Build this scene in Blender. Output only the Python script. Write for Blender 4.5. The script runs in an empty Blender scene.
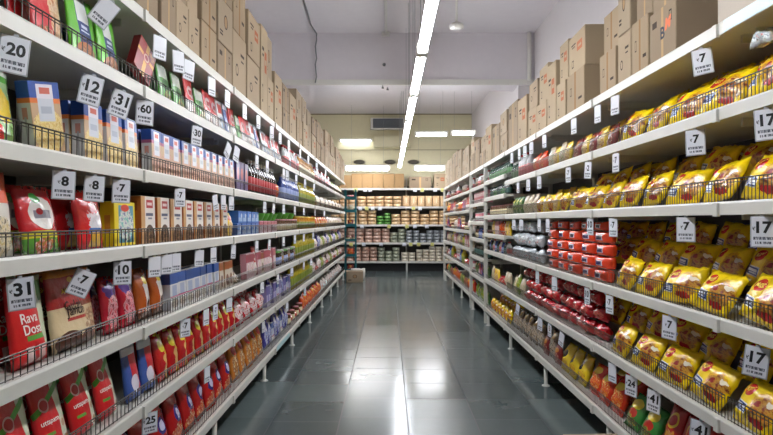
import bpy, bmesh, math, random
import numpy as np
from mathutils import Vector, Matrix, noise, Euler

random.seed(7)
SC = bpy.context.scene
COL = SC.collection
PI = math.pi
R = math.radians

# ------------------------------------------------------------------ colours and materials
def lin(h):
    h = h.lstrip('#')
    out = []
    for i in (0, 2, 4):
        c = int(h[i:i + 2], 16) / 255
        out.append(c / 12.92 if c <= 0.04045 else ((c + 0.055) / 1.055) ** 2.4)
    return (*out, 1.0)


class NT:
    def __init__(self, name):
        self.m = bpy.data.materials.new(name)
        self.m.use_nodes = True
        self.t = self.m.node_tree
        self.b = self.t.nodes['Principled BSDF']

    def n(self, typ, **kw):
        nd = self.t.nodes.new(typ)
        for k, v in kw.items():
            setattr(nd, k, v)
        return nd

    def l(self, a, b):
        self.t.links.new(a, b)

    def put(self, sock, v):
        if isinstance(v, bpy.types.NodeSocket):
            self.l(v, sock)
        else:
            sock.default_value = v

    def math(self, op, a, b=None, c=None):
        nd = self.n('ShaderNodeMath', operation=op)
        for i, v in enumerate((a, b, c)):
            if v is not None:
                self.put(nd.inputs[i], v)
        return nd.outputs[0]

    def vec(self, op, a, b=None):
        nd = self.n('ShaderNodeVectorMath', operation=op)
        self.put(nd.inputs[0], a)
        if b is not None:
            self.put(nd.inputs[1], b)
        return nd

    def mix(self, f, a, b):
        nd = self.n('ShaderNodeMix', data_type='RGBA')
        self.put(nd.inputs[0], f)
        self.put(nd.inputs[6], a)
        self.put(nd.inputs[7], b)
        return nd.outputs[2]

    def noise(self, vec, scale, detail=2.0, rough=0.5):
        nd = self.n('ShaderNodeTexNoise')
        nd.inputs['Scale'].default_value = scale
        nd.inputs['Detail'].default_value = detail
        nd.inputs['Roughness'].default_value = rough
        self.l(vec, nd.inputs['Vector'])
        return nd

    def bump(self, h, strength, dist=0.01):
        nd = self.n('ShaderNodeBump')
        nd.inputs['Strength'].default_value = strength
        nd.inputs['Distance'].default_value = dist
        self.l(h, nd.inputs['Height'])
        self.l(nd.outputs[0], self.b.inputs['Normal'])


MATS = {}

def plain(name, col, rough=0.5, metal=0.0, bump=0.0, bscale=60, spec=0.5, var=0.0):
    if name in MATS:
        return MATS[name]
    k = NT(name)
    tc = k.n('ShaderNodeTexCoord').outputs['Object']
    c = lin(col)
    if var:
        nz = k.noise(tc, bscale * 0.3, 4)
        f = k.math('MULTIPLY_ADD', nz.outputs[0], var * 2, 1 - var)
        mx = k.vec('MULTIPLY', c[:3])
        cmb = k.n('ShaderNodeCombineXYZ')
        for i in range(3):
            k.l(f, cmb.inputs[i])
        k.l(cmb.outputs[0], mx.inputs[1])
        k.l(mx.outputs[0], k.b.inputs['Base Color'])
    else:
        k.b.inputs['Base Color'].default_value = c
    k.b.inputs['Roughness'].default_value = rough
    k.b.inputs['Metallic'].default_value = metal
    k.b.inputs['Specular IOR Level'].default_value = spec
    if bump:
        k.bump(k.noise(tc, bscale, 3).outputs[0], bump, 0.004)
    MATS[name] = k.m
    return k.m


def printed(name, base, shapes, rough=0.35, coat=0.0, bump=0.0, bscale=30, var=0.0, spec=0.5):
    """A wrapper with its print: shapes laid out in the wrapper's own UV (front 0..1, box sides u 1..2, box tops v 1..2)."""
    if name in MATS:
        return MATS[name]
    if coat >= .3 and not bump:
        bump, bscale = min(.9, coat * 1.1), 26
    k = NT(name)
    uv = k.n('ShaderNodeUVMap', uv_map='UVMap').outputs[0]
    obj = k.n('ShaderNodeTexCoord').outputs['Object']
    col = lin(base)
    for s in shapes:
        kind, cx, cy, rx, ry, c = s[:6]
        v = uv
        if kind in ('f', 'w'):                      # irregular outline
            nz = k.noise(uv, 7, 3)
            off = k.vec('SUBTRACT', nz.outputs['Color'], (0.5, 0.5, 0.5))
            sc = k.vec('MULTIPLY', off.outputs[0], (0.22, 0.22, 0))
            v = k.vec('ADD', uv, sc.outputs[0]).outputs[0]
        d = k.vec('SUBTRACT', v, (cx, cy, 0)).outputs[0]
        if len(s) > 6 and kind in ('e', 'r') and s[6]:
            rot = k.n('ShaderNodeVectorRotate', rotation_type='Z_AXIS')
            k.l(d, rot.inputs['Vector'])
            rot.inputs['Angle'].default_value = R(s[6])
            d = rot.outputs[0]
        q = k.vec('DIVIDE', d, (rx, ry, 1)).outputs[0]
        if kind in ('e', 'f', 'w'):
            m = k.math('LESS_THAN', k.vec('LENGTH', q).outputs['Value'], 1.0)
        else:
            a = k.vec('ABSOLUTE', q).outputs[0]
            sp = k.n('ShaderNodeSeparateXYZ')
            k.l(a, sp.inputs[0])
            m = k.math('LESS_THAN', k.math('MAXIMUM', sp.outputs[0], sp.outputs[1]), 1.0)
        cc = lin(c)
        if kind == 'f':                             # a food picture: three colours broken up
            nz = k.noise(uv, s[8] if len(s) > 8 else 16, 4, 0.65)
            rp = k.n('ShaderNodeValToRGB')
            k.l(nz.outputs[0], rp.inputs[0])
            els = rp.color_ramp.elements
            els[0].position, els[0].color = 0.38, lin(c)
            els[1].position, els[1].color = 0.62, lin(s[7])
            e = els.new(0.5)
            e.color = lin(s[6])
            cc = rp.outputs[0]
        elif kind == 't':                           # rows of fine print
            wv = k.n('ShaderNodeTexNoise')
            wv.inputs['Scale'].default_value = 1.0
            st = k.vec('MULTIPLY', uv, (45, 3, 1)).outputs[0]
            k.l(st, wv.inputs['Vector'])
            m = k.math('MULTIPLY', m, k.math('GREATER_THAN', wv.outputs[0], 0.46))
        col = k.mix(m, col, cc)
    k.put(k.b.inputs['Base Color'], col)
    k.b.inputs['Roughness'].default_value = rough
    k.b.inputs['Coat Weight'].default_value = coat
    k.b.inputs['Coat Roughness'].default_value = 0.15
    k.b.inputs['Specular IOR Level'].default_value = spec
    if bump:
        k.bump(k.noise(obj, bscale, 3).outputs[0], bump, 0.01)
    MATS[name] = k.m
    return k.m


def emit(name, col, strength):
    if name in MATS:
        return MATS[name]
    k = NT(name)
    k.b.inputs['Base Color'].default_value = (0.8, 0.8, 0.8, 1)
    k.b.inputs['Emission Color'].default_value = lin(col)
    k.b.inputs['Emission Strength'].default_value = strength
    MATS[name] = k.m
    return k.m


# ------------------------------------------------------------------ mesh helpers
def mesh_of(name, verts, faces, mats=(), smooth=False, uvs=None, mi=None):
    me = bpy.data.meshes.new(name)
    me.from_pydata([tuple(v) for v in verts], [], faces)
    for m in mats:
        me.materials.append(m)
    if smooth:
        me.polygons.foreach_set('use_smooth', [True] * len(me.polygons))
    if mi:
        me.polygons.foreach_set('material_index', mi)
    if uvs is not None:
        lay = me.uv_layers.new(name='UVMap')
        lay.data.foreach_set('uv', [c for f in uvs for q in f for c in q])
    me.update()
    return me


class MB:
    """collects boxes, tubes and lathes into one mesh"""
    def __init__(self):
        self.v, self.f, self.s = [], [], []

    def box(self, a, b):
        x0, y0, z0 = (min(a[i], b[i]) for i in range(3))
        x1, y1, z1 = (max(a[i], b[i]) for i in range(3))
        o = len(self.v)
        self.v += [(x0, y0, z0), (x1, y0, z0), (x1, y1, z0), (x0, y1, z0), (x0, y0, z1), (x1, y0, z1), (x1, y1, z1), (x0, y1, z1)]
        self.f += [tuple(o + i for i in q) for q in ((0, 3, 2, 1), (4, 5, 6, 7), (0, 1, 5, 4), (1, 2, 6, 5), (2, 3, 7, 6), (3, 0, 4, 7))]
        self.s += [False] * 6
        return self

    def tube(self, pts, r, n=6, cap=True):
        pts = [Vector(p) for p in pts]
        o = len(self.v)
        for i, p in enumerate(pts):
            d = (pts[min(i + 1, len(pts) - 1)] - pts[max(i - 1, 0)]).normalized()
            a = d.orthogonal().normalized()
            if abs(d.z) < 0.9:
                a = d.cross(Vector((0, 0, 1))).normalized()
            b = d.cross(a)
            for k in range(n):
                t = 2 * PI * k / n
                self.v.append(tuple(p + r * (math.cos(t) * a + math.sin(t) * b)))
        for i in range(len(pts) - 1):
            for k in range(n):
                k2 = (k + 1) % n
                self.f.append((o + i * n + k, o + i * n + k2, o + (i + 1) * n + k2, o + (i + 1) * n + k))
                self.s.append(n > 5)
        if cap:
            self.f.append(tuple(o + k for k in range(n - 1, -1, -1)))
            e = o + (len(pts) - 1) * n
            self.f.append(tuple(e + k for k in range(n)))
            self.s += [False, False]
        return self

    def lathe(self, prof, n=16, c=(0, 0, 0)):
        o = len(self.v)
        for r, z in prof:
            for k in range(n):
                t = 2 * PI * k / n
                self.v.append((c[0] + r * math.cos(t), c[1] + r * math.sin(t), c[2] + z))
        for i in range(len(prof) - 1):
            for k in range(n):
                k2 = (k + 1) % n
                self.f.append((o + i * n + k, o + i * n + k2, o + (i + 1) * n + k2, o + (i + 1) * n + k))
                self.s.append(True)
        self.f.append(tuple(o + k for k in range(n - 1, -1, -1)))
        e = o + (len(prof) - 1) * n
        self.f.append(tuple(e + k for k in range(n)))
        self.s += [False, False]
        return self

    def mesh(self, name, mat, bevel=0.0):
        me = mesh_of(name, self.v, self.f, [mat])
        me.polygons.foreach_set('use_smooth', self.s)
        if bevel:
            bm = bmesh.new()
            bm.from_mesh(me)
            bmesh.ops.bevel(bm, geom=list(bm.edges), offset=bevel, segments=1, affect='EDGES', clamp_overlap=True)
            bm.to_mesh(me)
            bm.free()
        return me


def link(name, me, parent=None, loc=(0, 0, 0), rot=(0, 0, 0)):
    o = bpy.data.objects.new(name, me)
    COL.objects.link(o)
    o.location = loc
    o.rotation_euler = rot
    if parent is not None:
        o.parent = parent
    return o


def tag(o, label, cat, group=None):
    o['label'] = label
    o['category'] = cat
    if group:
        o['group'] = group
    return o


def struct(o):
    o['kind'] = 'structure'
    return o


# ------------------------------------------------------------------ product shapes
class Surf:
    """the front of a pouch or box: (u, v) -> point"""
    def __init__(self, fn):
        self.fn = fn


def pouch(name, w, h, t, mat, wr=0.006, stand=False, seed=0, nu=12, nv=13, side_seal=False, sq=.55):
    """a filled bag: two skins welded along the seams; seams top and bottom (or the sides), creases by noise"""
    sv = Vector((seed * 3.1 + w * 17, seed * 1.7 + h * 9, seed * 0.9))

    def prof(u, v):
        a, b = (v, u) if side_seal else (u, v)
        pu = max(0.0, math.sin(PI * a)) ** sq
        if stand:
            pv = min(1.0, (b / 0.10)) ** 0.5 if b < 0.10 else 1.0
            pv *= max(0.0, 1 - b) ** 0.75
            pv *= 1.25
        else:
            bb = min(1.0, max(0.0, (b - 0.055) / 0.89))
            pv = max(0.0, math.sin(PI * bb)) ** sq
        return pu * pv

    def pos(u, v, front):
        p = prof(u, v)
        q = Vector((u * w * 20, v * h * 20, 0 if front else 5)) + sv
        n1 = noise.noise(q) + 0.5 * noise.noise(q * 2.3)
        edge = min(1.0, 6 * min(u, 1 - u, v, 1 - v))
        y = t * 0.5 * p + wr * n1 * (0.25 + 0.75 * p) * edge * 1.4
        rip = 0.0
        if not side_seal and (v < 0.07 or v > 0.93):
            rip = wr * 0.6 * math.sin(u * 40 + seed)
        pull = 0.07 * (p if not side_seal else 0.6 * p)
        x = (u - 0.5) * w * (1 - pull) + wr * 0.7 * noise.noise(Vector((v * 5, seed, 1 if u > .5 else 3))) * (1 if u in (0, 1) else 0.3)
        z = v * h + wr * 0.9 * noise.noise(Vector((u * 5, seed + 9, 1))) * (1 if v > 0.9 else 0.0)
        return Vector((x, (-y if front else y * 0.85) + rip, max(0.0, z)))

    V, F, U = [], [], []
    idx = {}
    for side in (0, 1):
        for j in range(nv + 1):
            for i in range(nu + 1):
                u, v = i / nu, j / nv
                border = i in (0, nu) or j in (0, nv)
                if side and border:
                    idx[1, i, j] = idx[0, i, j]
                    continue
                idx[side, i, j] = len(V)
                V.append(pos(u, v, side == 0))
    for side in (0, 1):
        for j in range(nv):
            for i in range(nu):
                q = [(i, j), (i + 1, j), (i + 1, j + 1), (i, j + 1)]
                if side:
                    q.reverse()
                F.append(tuple(idx[side, a, b] for a, b in q))
                U.append([((a / nu), b / nv) for a, b in q])
    me = mesh_of(name, V, F, [mat], True, U)
    me['w'] = w
    return me, (lambda u, v: pos(u, v, True))


def carton_mesh(name, w, h, d, mat, bevel=0.0015):
    """a box standing on z=0, front at -y; UV front 0..1, sides u+1, top/bottom v+1"""
    x, y = w / 2, d / 2
    v = [(-x, -y, 0), (x, -y, 0), (x, y, 0), (-x, y, 0), (-x, -y, h), (x, -y, h), (x, y, h), (-x, y, h)]
    f = [(0, 1, 5, 4), (2, 3, 7, 6), (1, 2, 6, 5), (3, 0, 4, 7), (4, 5, 6, 7), (3, 2, 1, 0)]
    sq = [(0, 0), (1, 0), (1, 1), (0, 1)]
    side = [(1, 0), (2, 0), (2, 1), (1, 1)]
    top = [(0, 1.001), (1, 1.001), (1, 2), (0, 2)]
    me = mesh_of(name, v, f, [mat], False, [sq, sq, side, side, top, top])
    if bevel:
        bm = bmesh.new()
        bm.from_mesh(me)
        bmesh.ops.bevel(bm, geom=list(bm.edges), offset=bevel, segments=1, affect='EDGES')
        bm.to_mesh(me)
        bm.free()
    return me, (lambda u, vv: Vector(((u - .5) * w, -y, vv * h)))


TXT = {}

def text_mesh(name, s, mat, surf, cu, cv, size_u, w, h, eps=0.0015, bold=0.012, rot=0.0, shear=0.0):
    """letters laid on a surface; size_u = width of the whole line in u"""
    key = (s, bold, shear)
    if key not in TXT:
        cu_ = bpy.data.curves.new('t', 'FONT')
        cu_.body = s
        cu_.align_x = 'CENTER'
        cu_.align_y = 'CENTER'
        cu_.resolution_u = 3
        cu_.offset = bold
        cu_.shear = shear
        ob = bpy.data.objects.new('t', cu_)
        COL.objects.link(ob)
        bpy.context.view_layer.update()
        dg = bpy.context.evaluated_depsgraph_get()
        me = bpy.data.meshes.new_from_object(ob.evaluated_get(dg))
        vs = [v.co.copy() for v in me.vertices]
        fs = [tuple(p.vertices) for p in me.polygons]
        bpy.data.objects.remove(ob)
        bpy.data.meshes.remove(me)
        xs = [v.x for v in vs]
        ys = [v.y for v in vs]
        mx, my = (max(xs) + min(xs)) / 2, (max(ys) + min(ys)) / 2
        wd = max(xs) - min(xs)
        TXT[key] = ([((v.x - mx) / wd, (v.y - my) / wd) for v in vs], fs)
    vs, fs = TXT[key]
    ca, sa = math.cos(R(rot)), math.sin(R(rot))
    out = []
    for a, b in vs:
        a, b = a * ca - b * sa, a * sa + b * ca
        p = surf(cu + a * size_u, cv + b * size_u * w / h)
        out.append((p.x, p.y - eps, p.z))
    return mesh_of(name, out, fs, [mat])


class Proto:
    def __init__(self, name, cat, desc, w, h, d, variants):
        self.name, self.cat, self.desc, self.w, self.h, self.d = name, cat, desc, w, h, d
        self.variants = variants      # list of (mesh, [(part name, mesh)])

    def spawn(self, loc, rot, label, group, k=None, name=None):
        me, parts = self.variants[random.randrange(len(self.variants)) if k is None else k % len(self.variants)]
        o = link(name or self.name, me, None, loc, rot)
        tag(o, label, self.cat, group)
        for pn, pm in parts:
            link(pn, pm, o)
        return o


WHITE_INK = plain('white_ink', '#f4f2ea', .4)
YEL_INK = plain('yellow_ink', '#ffe24a', .4)
BLACK_INK = plain('black_ink', '#141414', .5)
BROWN_INK = plain('brown_ink', '#3a2013', .5)
ORANGE_INK = plain('orange_ink', '#e2672a', .5)
GREEN_INK = plain('green_ink', '#2f7d2a', .5)

PR = {}

def mk_pouch(key, name, cat, desc, w, h, t, mat, wr=.005, stand=False, nvar=3, letters=(), side_seal=False, d=None, sq=.55):
    var = []
    for s in range(nvar):
        me, sf = pouch(name, w, h, t, mat, wr, stand, s + len(PR) * 5, side_seal=side_seal, sq=sq)
        parts = []
        for (txt, ink, u, v, su, *more) in letters:
            parts.append(('lettering', text_mesh('lettering', txt, ink, sf, u, v, su, w, h, 0.002, rot=more[0] if more else 0)))
        var.append((me, parts))
    PR[key] = Proto(name, cat, desc, w, h, d or t, var)


def mk_box(key, name, cat, desc, w, h, d, mat, letters=()):
    me, sf = carton_mesh(name, w, h, d, mat)
    parts = [('lettering', text_mesh('lettering', t_, ink, sf, u, v, su, w, h, 0.0006)) for (t_, ink, u, v, su) in letters]
    PR[key] = Proto(name, cat, desc, w, h, d, [(me, parts)])


def mk_bottle(key, name, desc, r, h, body, label, cap, neck=.35, shoulder=.68, lab=(.12, .5), capr=None, cat='bottle', n=14):
    nr = r * neck
    b = MB().lathe([(r * .9, 0), (r, .006), (r, h * (shoulder - .08)), (r * .85, h * (shoulder - .01)), (nr * 1.25, h * (shoulder + .1)), (nr, h * (shoulder + .15)), (nr, h * .94)], n).mesh(name, body)
    parts = []
    if label:
        parts.append(('label_band', MB().lathe([(r + .0008, h * lab[0]), (r + .0012, h * lab[0] + .001), (r + .0012, h * lab[1]), (r + .0008, h * lab[1] + .001)], n).mesh('label_band', label)))
    cr = capr or nr * 1.3
    parts.append(('cap', MB().lathe([(cr, h * .9), (cr, h * .985), (cr * .85, h)], n).mesh('cap', cap)))
    PR[key] = Proto(name, cat, desc, 2 * r, h, 2 * r, [(b, parts)])


def mk_jar(key, name, desc, r, h, body, label, cap, cat='jar'):
    mk_bottle(key, name, desc, r, h, body, label, cap, neck=.86, shoulder=.78, lab=(.15, .6), capr=r * .95, cat=cat)


# ------------------------------------------------------------------ the products
def noodle_print(nm, flip):
    m = (lambda x: 1 - x) if flip else (lambda x: x)
    return printed(nm, '#fad508', [
        ('w', m(.72), .44, .25, .36, '#e0a812'), ('f', m(.74), .42, .21, .30, '#7d2a14', '#c9962e', '#b3541f', 7),
        ('w', m(.70), .17, .17, .09, '#a81d16'), ('w', m(.84), .60, .09, .07, '#e9dcbc'), ('w', m(.62), .52, .06, .07, '#8f1f16'),
        ('e', m(.27), .72, .165, .15, '#c81e14', 12),
        ('r', m(.23), .33, .18, .11, '#f3f3ef', 8),
        ('r', m(.23), .33, .165, .085, '#25498f', 8),
        ('r', m(.23), .35, .12, .03, '#e9edf3', 8), ('r', m(.25), .285, .09, .018, '#cfd6e6', 8)], rough=.27, coat=.4)
M_noodle = noodle_print('noodle_print', False)
mk_pouch('noodle', 'noodle_packet', 'packet', 'yellow noodle packet with red oval', .268, .186, .078, M_noodle, .012, nvar=8, sq=.42,
         letters=[('Maggi', YEL_INK, .27, .72, .25, 10)])
mk_pouch('noodle_far', 'noodle_packet', 'packet', 'small yellow noodle packet', .19, .16, .07, M_noodle, .008, nvar=3)
M_yelsmall = printed('yellow_snack', '#e8c32a', [('f', .5, .4, .4, .3, '#a34a1f', '#ead9a0', '#d9a126', 12), ('e', .4, .76, .22, .12, '#b3231c')], rough=.3, coat=.3)
mk_pouch('yel', 'snack_pouch', 'packet', 'small yellow and brown pouch', .15, .17, .06, M_yelsmall, .007)
M_darkred = printed('dark_red_snack', '#7d1f23', [('f', .5, .35, .35, .25, '#b45a3a', '#5a1414', '#d8b09a', 12), ('e', .5, .72, .25, .13, '#c9862c')], rough=.3, coat=.3)
mk_pouch('darkred', 'snack_pouch', 'packet', 'dark red snack pouch', .15, .16, .06, M_darkred, .007)
M_oran = printed('orange_red_wrap', '#e2401c', [('r', .5, .5, .2, .22, '#d8cfd6'), ('r', .5, .47, .15, .14, '#2e2a66'), ('f', .5, .08, .4, .12, '#f08a3a', '#e2401c', '#f8b070')], rough=.2, coat=.6)
mk_pouch('orangepack', 'noodle_brick_packet', 'packet', 'orange-red packet with dark blue panel', .265, .078, .10, M_oran, .006, side_seal=True, sq=.22)
M_redcr = printed('red_crumpled', '#b3141d', [('f', .5, .45, .36, .3, '#8e0f14', '#d9705f', '#c9222a', 9), ('e', .4, .7, .12, .06, '#e0cfc8')], rough=.18, coat=.7)
mk_pouch('redbag', 'sweet_bag', 'packet', 'shiny red crumpled bag', .17, .098, .10, M_redcr, .020, nvar=7, sq=.4)
M_silver = printed('silver_wrap', '#b9bfc4', [('f', .5, .5, .45, .42, '#5f6c74', '#e9eef0', '#9fb7b9', 9), ('f', .6, .3, .2, .12, '#c4442f', '#d8dcdf', '#6c8f96', 8)], rough=.15, coat=.8)
mk_pouch('silver', 'sweet_bag', 'packet', 'silvery clear crumpled bag', .19, .118, .11, M_silver, .022, nvar=6, sq=.35)
M_clear = printed('clear_bag', '#8d7a62', [('f', .5, .45, .46, .42, '#4d3a2a', '#c9b59a', '#8f8c88', 10), ('r', .5, .82, .3, .09, '#c9a05a')], rough=.15, coat=.8)
mk_pouch('clearbag', 'nut_bag', 'packet', 'clear bag of brown pieces', .19, .24, .09, M_clear, .012, nvar=3)
M_ball = printed('orange_ball', '#d9461f', [('f', .5, .5, .4, .35, '#e86a2a', '#c93420', '#f2b04a', 9)], rough=.2, coat=.5)
mk_pouch('orangebag', 'snack_pouch', 'packet', 'round bright orange snack bag', .16, .19, .1, M_ball, .01)
M_pale = printed('pale_mix', '#c9b79a', [('f', .5, .45, .42, .38, '#b0734f', '#e3d8bd', '#8fa05a', 10), ('e', .5, .78, .25, .12, '#d8cfc0')], rough=.3, coat=.3)
mk_pouch('pale', 'snack_pouch', 'packet', 'pale cream snack pouch', .15, .19, .07, M_pale, .008)
M_greenpk = printed('green_leaf_pack', '#3c6a2c', [('f', .5, .4, .38, .3, '#7d9a3a', '#22401c', '#c9cf8a', 10), ('e', .5, .78, .25, .1, '#d8c93a')], rough=.3, coat=.3)
mk_pouch('greenpk', 'snack_pouch', 'packet', 'dark green snack pouch', .15, .19, .07, M_greenpk, .008)
M_chip = printed('red_yellow_chip', '#d9a520', [('r', .5, .75, .5, .26, '#b3171b'), ('r', .12, .5, .12, .5, '#a8151a'), ('e', .55, .72, .24, .15, '#e8c42a'), ('e', .55, .72, .17, .1, '#c22a1c'), ('f', .6, .3, .3, .22, '#e8b03a', '#c46a1c', '#f2d88a', 10)], rough=.28, coat=.4)
mk_pouch('chip', 'chip_packet', 'packet', 'red and yellow chip packet', .15, .27, .07, M_chip, .008, nvar=4)
M_chipg = printed('green_chip', '#2f8a34', [('e', .5, .7, .32, .16, '#e8d02a'), ('e', .5, .42, .26, .14, '#c2281c'), ('f', .5, .2, .35, .14, '#e0b03a', '#2f8a34', '#a83a1c', 10)], rough=.28, coat=.4)
mk_pouch('chipg', 'chip_packet', 'packet', 'green chip packet with red oval', .17, .2, .08, M_chipg, .008)
M_chipo = printed('orange_chip', '#d8381c', [('f', .5, .42, .4, .28, '#e8862a', '#d8381c', '#f2c46a', 9), ('e', .5, .78, .3, .12, '#e8c42a')], rough=.25, coat=.4)
mk_pouch('chipo', 'chip_packet', 'packet', 'orange-red crumpled chip packet', .18, .21, .09, M_chipo, .012)
M_chipy = printed('yellow_chip', '#dcbf22', [('e', .45, .6, .2, .16, '#1e1a14'), ('f', .6, .25, .3, .18, '#c9862c', '#dcbf22', '#8e4a1c', 10)], rough=.25, coat=.4)
mk_pouch('chipy', 'chip_packet', 'packet', 'yellow chip packet with black spot', .18, .22, .09, M_chipy, .01)

# left rack
M_grpk = printed('green_pack', '#63b82c', [('r', .5, .55, .22, .45, '#1f3270'), ('r', .5, .82, .2, .2, '#e8e8e6'), ('r', .5, .55, .12, .025, '#d4dae8'), ('r', .5, .48, .16, .012, '#d4dae8'), ('e', .45, .12, .36, .2, '#b06a38'), ('f', .45, .1, .3, .15, '#c07a44', '#8a4a24', '#d89a5a', 14)], rough=.3, coat=.3)
mk_pouch('grpk', 'spice_pouch', 'packet', 'bright green pouch with navy panel', .205, .29, .05, M_grpk, .004, stand=True)
M_grs = printed('green_small_pack', '#4f9f35', [('r', .5, .82, .4, .16, '#dfe6da'), ('e', .5, .5, .3, .16, '#2e6a2a'), ('f', .5, .2, .35, .16, '#c9863a', '#3f7f2a', '#e0c07a', 10)], rough=.3, coat=.3)
mk_pouch('grs', 'spice_pouch', 'packet', 'green pouch with white top', .16, .22, .05, M_grs, .006, stand=True)
M_redor = printed('red_orange_pack', '#b52a22', [('r', .3, .5, .28, .5, '#c9252a'), ('r', .3, .8, .18, .1, '#d85a52'), ('r', .78, .5, .2, .5, '#d99a62'), ('f', .75, .4, .24, .5, '#c98a4a', '#e8d0b0', '#b5622a', 8), ('f', .3, .12, .25, .1, '#3f6a2a', '#d83a2a', '#e8d8b0', 12)], rough=.3, coat=.3)
mk_pouch('redor', 'spice_pouch', 'packet', 'red pouch with pale food picture', .21, .29, .05, M_redor, .004, stand=True)
M_redgold = printed('red_gold_box', '#8f1a1c', [('r', .5, .5, .09, .5, '#d99a3a'), ('r', .5, .6, .5, .05, '#d99a3a'), ('e', .52, .6, .2, .15, '#b3262a'), ('e', .52, .6, .15, .11, '#e0b8a0'), ('e', .52, .6, .1, .07, '#a8201f'), ('f', .8, .85, .2, .1, '#d8a05a', '#c9622a', '#8f1a1c', 10), ('r', 1.5, .5, .5, .5, '#6a1416')], rough=.35, coat=.2)
mk_box('redgold', 'sweet_box', 'box', 'dark red box with gold cross', .2, .24, .05, M_redgold)
M_rw = printed('red_white_pack', '#c92a2c', [('r', .5, .22, .5, .24, '#e4e0dc'), ('e', .5, .66, .3, .16, '#e8d8d2'), ('r', .5, .66, .2, .06, '#b01c22'), ('f', .5, .2, .3, .14, '#d8b090', '#e8e4de', '#a84a30', 10)], rough=.3, coat=.3)
mk_pouch('rw', 'spice_pouch', 'packet', 'red and white pouch', .14, .25, .05, M_rw, .006, stand=True)
M_wp = printed('white_pack', '#dedfe0', [('r', .5, .75, .34, .14, '#c43a34'), ('r', .5, .35, .3, .16, '#8fa6c2'), ('e', .5, .35, .16, .1, '#dcd0c0')], rough=.3, coat=.3)
mk_pouch('wp', 'spice_pouch', 'packet', 'white pouch with red band', .14, .25, .05, M_wp, .006, stand=True)
M_bp = printed('blue_red_pack', '#38559a', [('r', .62, .55, .26, .4, '#c2262e'), ('e', .5, .3, .25, .16, '#d8d4de'), ('r', .5, .9, .5, .08, '#d0d4e0')], rough=.3, coat=.3)
mk_pouch('bp', 'spice_pouch', 'packet', 'blue and red pouch', .14, .25, .05, M_bp, .006, stand=True)
M_ramen = printed('green_noodle_pouch', '#a9c98a', [('r', .5, .93, .5, .08, '#e0e4dc'), ('r', .5, .83, .5, .04, '#56a838'), ('w', .24, .52, .24, .3, '#d8241f'), ('w', .66, .5, .24, .2, '#e0c030'), ('w', .3, .14, .3, .14, '#d8352a'), ('r', .75, .14, .2, .12, '#7fae5a')], rough=.25, coat=.4)
mk_pouch('ramen', 'noodle_pouch', 'packet', 'pale green noodle pouch', .24, .26, .07, M_ramen, .006, stand=True)

def pasta_print(nm, blob, band):
    return printed(nm, '#c4a27e', [
        ('f', .5, .3, .5, .32, blob[0], blob[1], blob[2], 14),
        ('r', .5, .88, .5, .13, '#2c4f9c'), ('r', .5, .73, .5, .035, band),
        ('r', .5, .66, .26, .22, '#cdd0d8'), ('r', .5, .86, .27, .1, '#e2dce4'), ('r', .5, .87, .17, .045, '#d06a5a'),
        ('r', .5, .6, .18, .05, '#aeb4c2'),
        ('r', 1.5, .5, .5, .5, '#d8d5d0'), ('r', 1.5, .88, .5, .13, '#2c4f9c'), ('r', 1.5, .73, .5, .035, band), ('r', 1.5, .55, .2, .08, '#c98a7a'), ('r', 1.5, .3, .08, .2, '#a9a6a4'),
        ('r', .5, 1.5, .5, .5, '#2a4a92')], rough=.38, coat=.15)
mk_box('pasta', 'pasta_box', 'box', 'blue topped pasta box, orange band', .13, .23, .05, pasta_print('pasta_yellow', ('#c9a04a', '#ead79a', '#d8b45a'), '#e07a3a'))
mk_box('pasta2', 'pasta_box', 'box', 'blue topped pasta box, pink band', .125, .22, .05, pasta_print('pasta_pink', ('#a86a4e', '#d8b09a', '#c08a70'), '#a85a7a'))
M_cereal = printed('cereal_print', '#e4ddd2', [('r', .13, .5, .13, .5, '#c99a62'), ('e', .58, .05, .4, .36, '#5a3a26'), ('f', .58, .04, .34, .3, '#7a5234', '#4a2e1e', '#b08a5a', 16), ('r', .6, .84, .24, .085, '#b3201f'), ('r', .6, .84, .17, .03, '#e8cfc8'), ('r', .58, .62, .26, .03, '#4a5068'), ('r', .62, .54, .14, .018, '#7a7c88'), ('r', 1.5, .5, .5, .5, '#b5642c'), ('r', 1.5, .8, .2, .1, '#8e4a22'), ('r', .5, 1.5, .5, .5, '#d8cfc2')], rough=.4)
mk_box('cereal', 'vermicelli_box', 'box', 'white box with red logo', .158, .225, .06, M_cereal)
M_redpk = printed('red_pack', '#c41a20', [('e', .5, .58, .34, .25, '#e8e2da'), ('r', .5, .56, .22, .06, '#8a8590'), ('e', .38, .8, .13, .08, '#3f9a3a'), ('e', .4, .6, .06, .05, '#a8242a'), ('r', .5, .22, .5, .1, '#d8c93a'), ('r', .5, .1, .5, .12, '#5a9a34'), ('f', .5, .12, .3, .1, '#e8e4d0', '#d8553a', '#5a9a34', 12)], rough=.22, coat=.5)
mk_pouch('redpk', 'noodle_pouch', 'packet', 'red pouch with white oval', .19, .23, .07, M_redpk, .008, nvar=4)
M_redmulti = printed('red_multi', '#c81c22', [('w', .55, .5, .28, .3, '#d8d6da'), ('r', .55, .3, .26, .05, '#3f6ab0'), ('r', .6, .16, .26, .12, '#d8a52c'), ('w', .5, .68, .2, .1, '#a8141c')], rough=.22, coat=.5)
mk_pouch('redmulti', 'noodle_pouch', 'packet', 'red pouch with blue stripe', .2, .23, .06, M_redmulti, .007)
M_wor = printed('white_orange', '#dcd6ca', [('r', .5, .82, .5, .2, '#d8562a'), ('r', .5, .8, .25, .04, '#f0d8c8'), ('f', .5, .22, .5, .24, '#c9b06a', '#e8dcc0', '#6a5a3a', 16)], rough=.3, coat=.3)
mk_pouch('wor', 'noodle_pouch', 'packet', 'white pouch with orange top', .2, .26, .07, M_wor, .006)
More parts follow.
